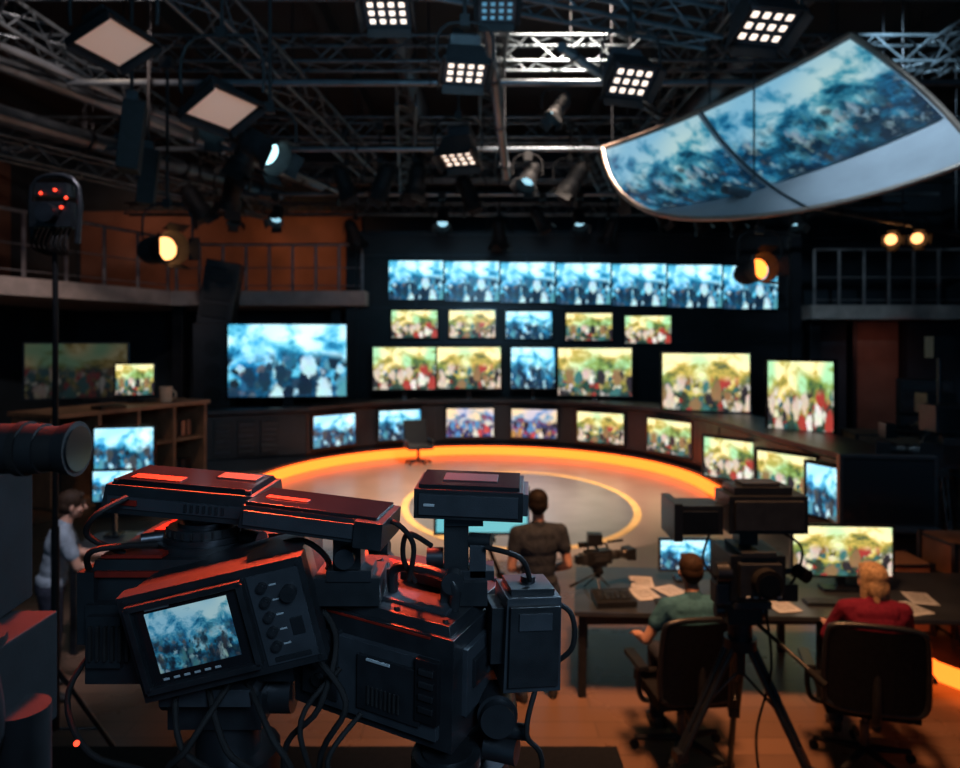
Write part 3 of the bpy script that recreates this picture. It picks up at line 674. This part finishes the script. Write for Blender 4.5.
def hand(out,w,d,n,side,curl=.5):
    d=V(d).normalized(); n=V(n); n=(n-d*n.dot(d)).normalized(); s=d.cross(n)*side; w=V(w)
    SK=0
    out.append(('c',w,.027,w+d*.03,.026,SK))
    for k in(-1.5,-.5,.5,1.5): out.append(('c',w+d*.02+s*k*.012,.016,w+d*.085+s*k*.020,.0125,SK))
    for k,L in((1.5,.072),(.5,.082),(-.5,.077),(-1.5,.060)):
        p=w+d*.09+s*k*.0215; dd=(d+s*k*.05).normalized(); ang=.25+curl*.5
        for j,f in enumerate((.45,.32,.23)):
            v=dd*math.cos(ang)+n*math.sin(ang); q=p+v*L*f; out.append(('c',p,.0092-.0009*j,q,.0085-.0009*j,SK)); p=q; ang+=curl*.7
    p=w+d*.03+s*.026; q=p+(d*.6+s*.75+n*.25).normalized()*.04; out.append(('c',p,.014,q,.0115,SK)); r=q+(d*.9+s*.25+n*.3).normalized()*.03; out.append(('c',q,.011,r,.009,SK)); out.append(('c',r,.009,r+(d+n*.4).normalized()*.02,.0075,SK))
def person(name,loc,rz,J,shirt,pants,hair,longhair=False,sleeve=.5,turn=0):
    """labels 0 skin 1 shirt 2 pants 3 hair 4 shoe 5 eye 6 lips"""
    P=[]; H=[]
    hip=V(J['hip']); nk=V(J['neck']); up=(nk-hip).normalized(); ch=hip.lerp(nk,.68); lean=math.atan2(up.y,up.z); rt=(-lean,0,0)
    P.append(('e',hip,(.165,.12,.125),rt,2))
    P.append(('e',hip.lerp(nk,.30),(.150,.108,.14),rt,1)); P.append(('e',hip.lerp(nk,.10),(.170,.126,.075),rt,1))
    P.append(('e',hip.lerp(nk,.48),(.160,.108,.15),rt,1)); P.append(('e',ch,(.182,.118,.15),rt,1)); P.append(('e',hip.lerp(nk,.84)+V((0,-.01,0)),(.17,.095,.085),rt,1))
    hd=V(J['head']); P.append(('c',nk-up*.05,.062,nk+up*.005,.060,1)); P.append(('c',nk-up*.01,.054,hd-V((0,.012,.04)),.050,0))
    for s,k in((-1,'L'),(1,'R')):
        sh=V(J['sh'+k]); el=V(J['el'+k]); wr=V(J['wr'+k])
        P.append(('c',nk-up*.035+V((s*.05,0,0)),.055,sh,.060,1)); P.append(('c',ch+V((s*.10,0,0)),.085,sh-V((0,0,.01)),.062,1))
        m=sh.lerp(el,sleeve); P.append(('c',sh,.064,m,.060,1)); P.append(('c',m,.044,el,.038,0)); e2=el.lerp(wr,.3)
        P.append(('c',el,.039,e2,.038,0)); P.append(('c',e2,.038,wr,.025,0))
        hand(H,wr,J['hd'+k],J['hn'+k],J.get('ts'+k,1),J.get('curl',.5))
        hp=hip+V((s*.092,0,-.03)); kn=V(J['kn'+k]); an=V(J['an'+k])
        P.append(('c',hp,.098,hp.lerp(kn,.4),.084,2)); P.append(('c',hp.lerp(kn,.4),.084,kn,.063,2)); c2=kn.lerp(an,.3)
        P.append(('c',kn,.063,c2,.062,2)); P.append(('c',c2,.062,an,.054,2))
        t=V(J.get('toe'+k,(0,1,0))).normalized()
        P.append(('c',an+V((0,0,-.03))-t*.03,.040,an+V((0,0,-.035))+t*.05,.042,4)); P.append(('e',an+V((0,0,-.055))+t*.11,(.048,.048,.032),(0,0,0),4)); P.append(('c',an+V((0,0,-.06))-t*.04,.034,an+V((0,0,-.062))+t*.13,.032,4))
    T=Matrix.Translation(hd)@Euler((J.get('nod',0),0,turn)).to_matrix().to_4x4()
    def hp_(x,y,z): return T@V((x,y,z))
    R=(J.get('nod',0),0,turn); F=[]
    F.append(('e',hp_(0,-.008,.022),(.076,.094,.088),R,0)); F.append(('e',hp_(0,.022,-.035),(.058,.066,.075),R,0)); F.append(('e',hp_(0,.055,-.078),(.030,.028,.026),R,0))
    F.append(('c',hp_(0,.085,.012),.010,hp_(0,.104,-.022),.014,0))
    for s in(-1,1):
        F.append(('e',hp_(s*.080,-.004,-.010),(.012,.02,.033),R,0)); F.append(('e',hp_(s*.031,.077,.006),(.013,.011,.009),R,5)); F.append(('c',hp_(s*.018,.088,.026),.006,hp_(s*.046,.078,.026),.005,3)); F.append(('e',hp_(s*.04,.055,-.03),(.024,.026,.024),R,0))
    F.append(('c',hp_(-.02,.080,-.052),.007,hp_(.02,.080,-.052),.007,6))
    F.append(('c',hp_(0,-.02,-.07),.05,hp_(0,-.015,-.02),.06,0))
    F.append(('e',hp_(0,-.020,.045),(.088,.099,.088),R,3)); F.append(('e',hp_(0,-.045,.002),(.082,.070,.082),R,3)); F.append(('c',hp_(-.03,.05,.095),.022,hp_(.035,.055,.09),.024,3))
    if longhair:
        F.append(('e',hp_(0,-.052,-.045),(.090,.064,.11),R,3)); F.append(('e',hp_(0,-.02,.04),(.094,.100,.094),R,3))
        for s in(-1,1): F.append(('c',hp_(s*.072,-.01,.04),.03,hp_(s*.074,.0,-.11),.030,3)); F.append(('c',hp_(s*.04,-.06,.0),.03,hp_(s*.045,-.07,-.13),.028,3))
    G=[]
    for vox,sm,pr in((.010,4,P),(.0055,2,F),(.0042,2,H)):
        me=remesh(pr,vox,sm); lab=labels(me,pr); G.append((me,lab))
    bm=bmesh.new()
    for me,lab in G:
        n0=len(bm.faces); bm.from_mesh(me); bm.faces.ensure_lookup_table()
        for i,l in enumerate(lab): bm.faces[n0+i].material_index=int(l); bm.faces[n0+i].smooth=True
    me=bpy.data.meshes.new(name); bm.to_mesh(me); bm.free()
    for m in(SKIN,shirt,pants,hair,SHOE,EYE,LIP): me.materials.append(m)
    o=bpy.data.objects.new(name,me); col.objects.link(o); o.location=loc; o.rotation_euler=(0,0,rad(rz)); return o
stand=dict(hip=(0,0,.93),neck=(0,.0,1.45),head=(0,.025,1.615),shL=(-.19,-.01,1.39),shR=(.19,-.01,1.39),elL=(-.24,-.02,1.11),elR=(.25,-.04,1.11),
 wrL=(-.13,.20,1.02),wrR=(.14,.18,1.00),hdL=(.8,.5,-.1),hdR=(-.8,.5,-.1),hnL=(0,-.5,-.6),hnR=(0,-.5,-.6),tsL=1,tsR=-1,
 knL=(-.12,.03,.50),knR=(.11,.02,.50),anL=(-.15,-.03,.09),anR=(.13,.0,.09),toeL=(-.35,1,0),toeR=(.35,1,0),nod=-.12)
person('standing_man',(.49,5.88,0),12,stand,SH_G,JEAN,HAIRD,turn=rad(-8))
sit=dict(hip=(0,-.10,.62),neck=(0,-.06,1.14),head=(0,-.015,1.285),shL=(-.19,-.05,1.07),shR=(.19,-.05,1.07),elL=(-.27,.08,.81),elR=(.27,.10,.83),
 wrL=(-.20,.34,.80),wrR=(.18,.38,.80),hdL=(.2,1,-.03),hdR=(-.2,1,-.03),hnL=(0,0,-1),hnR=(0,0,-1),tsL=-1,tsR=1,curl=.25,
 knL=(-.14,.36,.58),knR=(.14,.36,.58),anL=(-.15,.30,.10),anR=(.15,.36,.10),nod=-.1)
sit1=dict(sit); sit1['elL']=(-.33,-.02,.82); sit1['wrL']=(-.31,.22,.745); sit1['hdL']=(.05,1,-.05); sit1['head']=(0,-.01,1.31)
person('seated_man',(1.54,5.14,0),4,sit1,SH_T,PANT,HAIRB,turn=rad(3))
sit2=dict(sit); sit2['head']=(0,.0,1.265)
person('seated_woman',(2.83,5.06,0),-10,sit2,SH_M,PANT,HAIRL,longhair=True,sleeve=.95,turn=rad(28))
st2=dict(stand); st2['neck']=(0,.10,1.43); st2['head']=(0,.16,1.59); st2['shL']=(-.19,.09,1.38); st2['shR']=(.19,.09,1.38); st2['elL']=(-.24,.2,1.12); st2['elR']=(.24,.2,1.12); st2['wrL']=(-.18,.42,1.08); st2['wrR']=(.18,.42,1.08); st2['hdL']=(.1,1,-.1); st2['hdR']=(-.1,1,-.1); st2['hnL']=(0,0,-1);st2['hnR']=(0,0,-1); st2['tsL']=-1; st2['tsR']=1
person('camera_operator',(-3.62,5.90,0),-60,st2,SH_L,PANT,HAIRB,sleeve=.6,turn=0)
b=Bd(); b.box((0,0,.98),(1.4,.7,.05),DWOOD)
for sx in(-1,1): b.box((sx*.62,0,.48),(.06,.6,.96),DMET)
b.box((.2,-.1,1.06),(.6,.3,.08),DGR,(rad(8),0,0))
for i in range(8): b.box((-.05+i*.07,-.13,1.11),(.045,.08,.02),WHT if i%3==0 else BLK)
b.done('operator_desk',(-3.25,6.95,0),(0,0,0),.008)
screen('operator_monitor',(-3.72,7.1,1.52),.38,.30,8,C_B[1],stand=.34,bez=.02,dep=.04)

# ------------------------------------------------------------------ camera platform (foreground)
b=Bd(); b.box((-1.6,.9,.96),(4.55,5.1,.08),RUB)
for x in(-3.6,-1.6,.5):
    for y in(-1.3,1,3.3): b.box((x,y,.46),(.08,.08,.92),DMET)
b.box((-1.6,3.42,.5),(4.5,.03,.9),CONS); b.box((.65,.9,.5),(.03,5.0,.9),CONS)
b.done('camera_platform',bevel=.005)

# ------------------------------------------------------------------ foreground camera A (viewfinder camera)
b=Bd()
tripod(b,(0,.14,-.30),.42,-1.50,.3,.03,DMET)
b.cyl((0,.14,-.31),(0,.14,-.20),.06,DMET,n=28); b.box((0,.14,-.19),(.17,.15,.07),BLK); b.cyl((.085,.14,-.19),(.125,.14,-.19),.04,DMET,n=24); b.cyl((-.085,.14,-.19),(-.12,.14,-.19),.035,DMET,n=24)
b.box((0,.16,-.145),(.16,.28,.03),DGR)
b.box((-.04,.20,-.035),(.37,.28,.20),BLK,tt=(.94,.96)); b.box((-.04,.20,.072),(.36,.28,.022),BLK,tt=(.97,.97))
b.box((-.225,.15,.0),(.03,.20,.13),BLK); b.box((-.243,.15,.0),(.012,.14,.08),BLK); b.box((-.17,.055,-.06),(.10,.03,.14),BLK); b.box((-.18,.035,-.05),(.06,.02,.09),BLK)
for i in range(6): b.box((-.20+i*.013,.022,-.05),(.005,.01,.06),RUB)
b.box((-.15,.085,.088),(.11,.04,.006),RED_TRIM_SHEEN); b.box((-.15,.28,.086),(.08,.08,.008),RED_TRIM_SHEEN); b.box((.085,.12,.088),(.05,.10,.006),RED_TRIM_SHEEN); b.box((.085,.25,.087),(.06,.09,.01),DGR)  # red patches on the body top stand for reflected red light
b.box((-.04,.056,.06),(.34,.008,.010),RED_TRIM_SHEEN)
for x in(-.19,-.12,.04,.10):
    for y in(.10,.31): b.cyl((x,y,.083),(x,y,.090),.006,DMET,n=10)
for z0,z1,r,m in((.083,.096,.088,BLK),(.096,.106,.078,DMET),(.106,.122,.070,BLK),(.122,.130,.052,DMET),(.130,.15,.04,BLK)): b.cyl((-.055,.17,z0),(-.055,.17,z1),r,m,n=40)
for k in range(24):
    a=k*math.pi/12; b.box((-.055+.071*math.cos(a),.17+.071*math.sin(a),.114),(.006,.004,.012),RUB,(0,0,a))
b.cyl((-.055+.08,.15,.10),(-.055+.12,.13,.10),.016,BLK,n=20); b.cyl((-.165,.13,.10),(-.13,.15,.10),.012,DMET,n=16)
b.M=xf((-.075,.17,.178),(rad(3),rad(3.5),rad(-6)))
b.box((0,0,0),(.300,.15,.052),BLK,tt=(.96,.9)); b.box((0,0,.030),(.275,.125,.010),BLKG,tt=(.96,.9)); b.box((-.06,-.03,.036),(.10,.03,.002),RED_TRIM_SHEEN); b.box((.08,.02,.036),(.08,.04,.004),DGR)
b.box((0,-.074,-.004),(.27,.006,.022),DGR); b.box((-.10,-.079,-.002),(.05,.004,.010),RED_TRIM_SHEEN); b.box((.145,-.02,-.005),(.03,.09,.04),BLK); b.box((-.148,-.0,-.003),(.02,.10,.036),DGR)
for i in range(7): b.box((.02+i*.012,-.078,-.003),(.005,.004,.014),BLK)
for x in(-.13,.13): b.cyl((x,-.055,.026),(x,-.055,.034),.006,DMET,n=10)
b.M=xf((.054,-.02,.004),(rad(6),rad(-12.5),rad(3)))
b.box((0,.07,.0),(.295,.15,.175),BLK,ty=(.88,.9)); b.box((0,-.008,0),(.305,.034,.186),BLK)
b.box((.100,-.0262,0),(.085,.004,.158),DGR)
b.box((-.043,-.026,.004),(.182,.012,.145),BLKG); b.box((-.043,-.033,.076),(.187,.02,.010),BLK); b.box((-.043,-.033,-.068),(.187,.02,.010),BLK); b.box((-.134,-.033,.004),(.010,.02,.145),BLK); b.box((.048,-.033,.004),(.010,.02,.145),BLK)
b.quad([(-.112,-.0325,-.045),(.022,-.0325,-.045),(.022,-.0325,.060),(-.112,-.0325,.060)],C_VF)
for i in range(6): b.box((-.105+i*.017,-.0325,-.056),(.010,.001,.004),WHT)
b.box((-.09,-.0325,.066),(.04,.001,.0035),WHT)
for i in range(5): b.cyl((.080,-.026,.058-i*.026),(.080,-.036,.058-i*.026),.0085,BLK,n=16); b.cyl((.080,-.036,.058-i*.026),(.080,-.038,.058-i*.026),.005,DMET,n=12); b.box((.097,-.0285,.058-i*.026),(.012,.001,.003),WHT)
b.cyl((.121,-.026,.04),(.121,-.042,.04),.013,BLK,n=20); b.box((.121,-.029,-.02),(.02,.003,.03),BLK); b.box((.102,-.029,-.070),(.06,.003,.008),BLK)
for x in(-.144,.144):
    for z in(-.084,.084): b.cyl((x,-.022,z),(x,-.028,z),.004,DMET,n=10)
b.M=Matrix.Identity(4)
b.cyl((-.04,.34,-.02),(-.04,.55,-.02),.075,BLK,n=36); b.cyl((-.04,.55,-.02),(-.04,.62,-.02),.075,BLK,r2=.09,n=36); b.cyl((-.04,.43,-.02),(-.04,.47,-.02),.081,RUB,n=36)
for pts in([(.15,.1,.02),(.22,.06,-.05),(.20,.02,-.16),(.13,.05,-.26),(.14,.1,-.5)],[(.16,.05,-.06),(.25,.0,-.14),(.20,.02,-.26),(.22,.1,-.5)],[(-.05,.02,-.10),(-.02,-.03,-.2),(.05,.0,-.3),(.04,.1,-.6)],
            [(.0,.03,-.12),(.06,-.04,-.2),(.12,.0,-.3),(.1,.1,-.6)],[(-.2,.12,-.05),(-.26,.06,-.15),(-.2,.02,-.24),(-.1,.08,-.34),(-.1,.1,-.6)],[(.06,.05,-.12),(.13,-.03,-.18),(.17,-.02,-.28),(.13,.1,-.6)],
            [(-.17,.08,.09),(-.22,.05,.13),(-.20,.04,.17),(-.17,.09,.19)],[(-.12,.1,.10),(-.2,.03,.11),(-.23,.08,.05),(-.22,.12,0)],[(.1,.1,.1),(.17,.05,.12),(.2,.1,.06),(.13,.15,.0)],[(.05,.02,-.11),(.0,-.05,-.19),(-.04,-.03,-.27),(.02,.1,-.6)]):
    b.tube(pts,.0055,RUB,n=8)
b.sph((-.20,-.02,-.2),.005,E_RED)
b.done('broadcast_camera',(-.48,1.2,2.52),(0,0,0),.0055,3)

# ------------------------------------------------------------------ foreground camera B
b=Bd()
tripod(b,(.05,.12,-.27),.42,-1.444,.8,.03,DMET)
b.cyl((.05,.12,-.28),(.05,.12,-.19),.055,DMET,n=28); b.box((.05,.12,-.19),(.16,.14,.06),BLK)
b.cyl((.12,.05,-.13),(.12,-.01,-.13),.036,DMET,n=28); b.cyl((.12,-.01,-.13),(.12,-.03,-.13),.03,BLK,n=28); b.cyl((.10,.02,-.20),(.155,.0,-.20),.022,DMET,n=24); b.cyl((.14,.01,-.165),(.175,.0,-.165),.014,BLK,n=18)
b.cyl((.03,.0,-.22),(.03,.0,-.20),.06,BLK,n=30); b.cyl((.03,.0,-.205),(.03,.0,-.195),.045,DMET,n=30)
b.M=xf((-.055,.12,-.055),(rad(3),rad(3),rad(-26)))
b.box((0,0,0),(.34,.25,.20),BLK); b.box((0,0,.107),(.32,.235,.018),BLK,tt=(.96,.95)); b.box((.02,-.129,-.01),(.25,.014,.14),DGR); b.box((.05,-.138,-.01),(.13,.008,.10),BLK)
b.box((-.10,-.131,.0),(.08,.018,.13),BLK); b.box((.130,-.140,.01),(.045,.012,.11),BLKG)
for i in range(4): b.box((.130,-.148,.045-i*.022),(.028,.004,.010),DMET)
for i in range(3): b.cyl((-.10,-.139,.04-i*.035),(-.10,-.151,.04-i*.035),.011,DMET,n=18)
for i in range(8): b.box((.01+i*.009,-.143,-.03),(.004,.004,.035),RUB)
b.box((.03,-.143,.035),(.05,.003,.005),WHT); b.box((.173,0,.01),(.012,.18,.12),DGR); b.box((.182,-.02,.02),(.008,.10,.05),BLK)
b.box((-.02,-.123,.094),(.29,.006,.005),RED_TRIM_SHEEN); b.box((-.10,.04,.118),(.06,.09,.005),RED_TRIM_SHEEN); b.box((.06,.06,.118),(.12,.05,.01),DGR); b.box((.06,-.055,.118),(.14,.05,.008),DGR)
for x in(-.14,-.05,.04,.14):
    for y in(-.1,.1): b.cyl((x,y,.115),(x,y,.122),.0055,DMET,n=10)
b.cyl((-.065,-.02,.12),(-.065,-.02,.15),.038,BLK,n=30); b.cyl((-.065,-.02,.15),(-.065,-.02,.158),.030,DMET,n=30); b.cyl((-.065,-.02,.158),(-.065,-.02,.165),.018,BLK,n=24)
for k in range(18):
    a=k*math.pi/9; b.box((-.065+.038*math.cos(a),-.02+.038*math.sin(a),.135),(.005,.004,.024),RUB,(0,0,a))
b.tube([(.0,-.05,.12),(.0,-.05,.16),(.03,-.05,.175),(.10,-.05,.175),(.13,-.05,.16),(.13,-.05,.115)],.010,BLK,sub=5)
b.box((.03,.03,.135),(.10,.05,.03),BLK); b.box((.03,.03,.154),(.08,.035,.008),DMET)
b.M=Matrix.Identity(4)
b.box((.06,.06,.075),(.085,.08,.045),BLK); b.box((.06,.06,.105),(.11,.06,.018),DMET); b.box((.045,.06,.155),(.045,.045,.10),BLK); b.box((.085,.05,.13),(.03,.04,.06),DGR)
b.cyl((.02,.06,.13),(-.01,.06,.13),.018,DMET,n=20); b.cyl((.07,.05,.165),(.11,.04,.165),.014,BLK,n=18); b.box((.06,.06,.205),(.07,.06,.02),DMET); b.cyl((.04,.03,.10),(.04,.0,.10),.02,BLK,n=20)
b.M=xf((.072,.06,.244),(rad(4),rad(1.5),rad(-4))); b.box((0,0,0),(.196,.12,.054),BLK); b.box((0,0,.030),(.182,.105,.008),BLKG); b.box((0,-.062,0),(.178,.006,.038),DGR); b.box((.0,.0,.035),(.10,.05,.003),DGR)
b.box((-.07,-.066,.0),(.02,.003,.005),WHT); b.box((.102,0,0),(.010,.09,.04),DGR); b.M=Matrix.Identity(4)
b.M=xf((-.200,.02,.217),(rad(1),rad(5),rad(-8))); b.box((0,0,0),(.255,.125,.040),BLK,tt=(.97,.93)); b.box((0,0,.023),(.24,.108,.006),BLKG); b.box((0,-.063,0),(.235,.006,.026),DGR); b.box((.110,-.01,-.002),(.05,.125,.046),BLK); b.box((-.06,-.01,.027),(.08,.018,.002),RED_TRIM_SHEEN)
b.M=Matrix.Identity(4)
b.box((-.15,.03,.162),(.05,.05,.08),BLK); b.box((-.145,.03,.115),(.08,.07,.02),DMET); b.cyl((-.15,.005,.15),(-.15,-.02,.15),.018,DMET,n=20); b.box((-.15,.05,.085),(.12,.10,.05),BLK); b.cyl((-.11,.02,.16),(-.075,.015,.16),.013,BLK,n=18)
b.M=xf((.174,.04,-.003),(0,rad(2),rad(10))); b.box((0,0,0),(.104,.11,.165),DGR,tt=(.95,.95)); b.box((0,-.058,.0),(.090,.012,.14),BLK); b.box((0,-.066,.045),(.06,.004,.03),DGR); b.box((0,.0,.088),(.08,.08,.012),BLK); b.box((-.06,0,.01),(.025,.07,.10),BLK)
b.cyl((0,.0,.09),(0,0,.105),.014,DMET,n=16); b.M=Matrix.Identity(4)
b.cyl((.10,.02,-.06),(.10,.30,-.06),.008,DMET,n=12); b.cyl((.13,.02,-.06),(.13,.30,-.06),.008,DMET,n=12)
b.cyl((-.1,.22,-.03),(-.16,.38,-.03),.06,BLK,n=32); b.cyl((-.16,.38,-.03),(-.18,.44,-.03),.06,BLK,r2=.075,n=32)
for pts in([(-.10,.03,.20),(-.06,-.02,.215),(-.03,.0,.17),(-.04,.02,.10)],[(.0,.03,.16),(-.04,.0,.19),(-.05,.02,.14),(-.03,.04,.09)],[(.20,.02,.07),(.25,.0,.05),(.255,.0,-.01),(.225,.02,-.05)],[(.10,.02,.16),(.16,-.01,.15),(.18,.02,.10)],
            [(.19,.0,-.08),(.17,-.03,-.15),(.2,.0,-.24),(.15,.1,-.6)],[(-.16,.0,-.05),(-.22,-.04,-.12),(-.2,-.03,-.24),(-.15,.1,-.6)],[(-.12,-.02,-.12),(-.17,-.06,-.18),(-.14,-.04,-.26),(-.1,.1,-.6)],[(-.2,.03,.09),(-.25,-.0,.05),(-.23,.02,-.02),(-.17,.05,-.04)]):
    b.tube(pts,.005,RUB,n=8)
b.done('broadcast_camera',(-.089,1.25,2.464),(0,0,0),.005,3)

# ------------------------------------------------------------------ left edge camera
b=Bd()
tripod(b,(-.02,.0,-.34),.42,-1.70,.5,.03,DEEP)
b.cyl((-.02,0,-.34),(-.02,0,-.2),.05,DEEP,n=24)
b.box((-.075,.0,.03),(.13,.20,.25),DEEP,ty=(.9,.9)); b.cyl((-.01,-.04,-.08),(-.01,-.04,-.24),.045,DEEP,n=30); b.box((-.04,.0,-.16),(.15,.14,.14),DEEP); b.box((-.08,0,.165),(.09,.14,.04),DEEP,tt=(.8,.8)); b.box((-.05,-.11,.05),(.07,.02,.10),DEEP); b.box((-.08,-.1,-.03),(.05,.03,.03),RUB)
b.cyl((-.015,.02,.13),(.050,.02,.13),.031,MATB,n=36); b.cyl((.050,.02,.13),(.072,.02,.13),.028,RUB,n=36); b.cyl((.072,.02,.13),(.090,.02,.13),.030,MATB,r2=.034,n=36); b.cyl((.090,.02,.13),(.092,.02,.13),.028,BLKG,n=36)
b.cyl((.02,.02,.13),(.03,.02,.13),.034,RUB,n=36)
b.cyl((-.04,.0,.17),(-.04,0,.20),.025,DEEP,n=24); b.box((-.12,0,.20),(.10,.05,.025),DEEP)
b.box((-.02,-.08,-.02),(.05,.05,.16),DEEP)
b.tube([(-.01,-.06,.0),(.025,-.08,-.07),(.035,-.07,-.16),(.01,-.05,-.24)],.022,DEEP,n=12); b.tube([(-.02,-.1,.1),(.01,-.11,.02),(.02,-.1,-.1),(-.03,-.08,-.2)],.006,RUB)
b.cyl((-.01,-.08,-.15),(-.01,-.11,-.15),.03,DMET,n=24); b.cyl((.045,-.02,-.17),(.045,-.02,-.26),.032,DEEP,n=24)
b.sph((.055,-.05,-.235),.003,E_RED)
b.done('video_camera',(-.590,.85,2.735),(0,0,rad(0)),.012,3)

# ------------------------------------------------------------------ lights
def area(name,loc,aim,size,e,c,spread=None):
    l=bpy.data.lights.new(name,'AREA'); l.energy=e; l.color=c; l.size=size
    if spread: l.spread=rad(spread)
    o=bpy.data.objects.new(name,l); col.objects.link(o); o.location=loc; o.rotation_euler=(V(aim)-V(loc)).to_track_quat('-Z','Y').to_euler(); return o
def spot(name,loc,aim,e,c,ang,r=.15,blend=.7):
    l=bpy.data.lights.new(name,'SPOT'); l.energy=e; l.color=c; l.spot_size=rad(ang); l.spot_blend=blend; l.shadow_soft_size=r
    o=bpy.data.objects.new(name,l); col.objects.link(o); o.location=loc; o.rotation_euler=(V(aim)-V(loc)).to_track_quat('-Z','Y').to_euler(); return o
area('stage_key_lamp',(1.7,10.5,9.15),(.2,14.0,0),1.2,600,(1,.78,.62),62)
area('truss_blue_fill',(0,3,5.0),(0,13,8.5),2,100,(.36,.72,1),130)  # added blue fill aimed up at the trusses, not a rigged fixture
area('desk_warm_lamp',(1.2,3.6,7.2),(1.4,6.0,0),1.0,98,(1,.43,.18),60)
area('camera_red_lamp',(-.9,2.5,4.5),(-.38,1.35,2.55),.3,24,(1,.085,.03),34)
area('camera_rim_lamp',(1.3,3.2,4.6),(-.1,1.25,2.6),.6,17,(.5,.75,1),50)
area('camera_cool_fill',(1.1,-1.4,4.4),(-.02,1.25,2.5),1.0,6.5,(.5,.75,1),50)  # added cool fill behind the viewpoint, gives the foreground cameras sheen
spot('gallery_added_fill',(-3.5,7,7.9),(-10.0,15.5,4.6),1700,(1,.72,.62),50)  # added fill that brightens the left gallery slab and rail
spot('gallery_added_fill.001',(6,10,8.2),(12,20,4.6),1100,(.6,.85,1),50)  # added fill that brightens the right gallery slab and rail
spot('gallery_warm_lamp',(-6.0,20.8,7.0),(-6.4,23.4,4.6),170,(1,.35,.12),150,.3,1)
spot('gallery_warm_lamp.001',(-11.2,15,8.2),(-13.4,15,5.8),300,(1,.3,.14),110,.3,1)
spot('gallery_warm_lamp.002',(-10.8,20.8,7.6),(-11,23.4,5.6),110,(1,.42,.24),150,.3,1)
spot('right_warm_lamp',(11.8,19.0,3.2),(12.1,21.4,1.8),35,(1,.3,.2),100,.3,1)
spot('right_cool_lamp',(3.5,6.0,7.6),(6.4,10.3,1.2),620,(.55,.8,1),50,.3,1)
spot('operator_added_fill',(-1.6,3.6,6.2),(-3.5,6.0,1.4),900,(.95,.88,1),22,.3,1)  # added fill so the operator is not lost in the dark
spot('shelf_lamp',(-5.0,9.5,7.6),(-7.0,13.8,1.4),340,(1,.65,.42),40,.3,1)
w=bpy.data.worlds.new('World'); scn.world=w; w.use_nodes=True
w.node_tree.nodes['Background'].inputs[0].default_value=(.18,.52,.85,1); w.node_tree.nodes['Background'].inputs[1].default_value=.11

# ------------------------------------------------------------------ camera
cd=bpy.data.cameras.new('camera'); cam=bpy.data.objects.new('camera',cd); col.objects.link(cam)
cam.location=(0,0,3.0); cam.rotation_euler=(rad(90),0,0)
cd.sensor_width=36; cd.lens=26.25; cd.shift_y=-44/960; cd.clip_start=.05; cd.clip_end=100
cd.dof.use_dof=True; cd.dof.focus_distance=1.25; cd.dof.aperture_fstop=3.6
scn.camera=cam
scn.view_settings.view_transform='Standard'
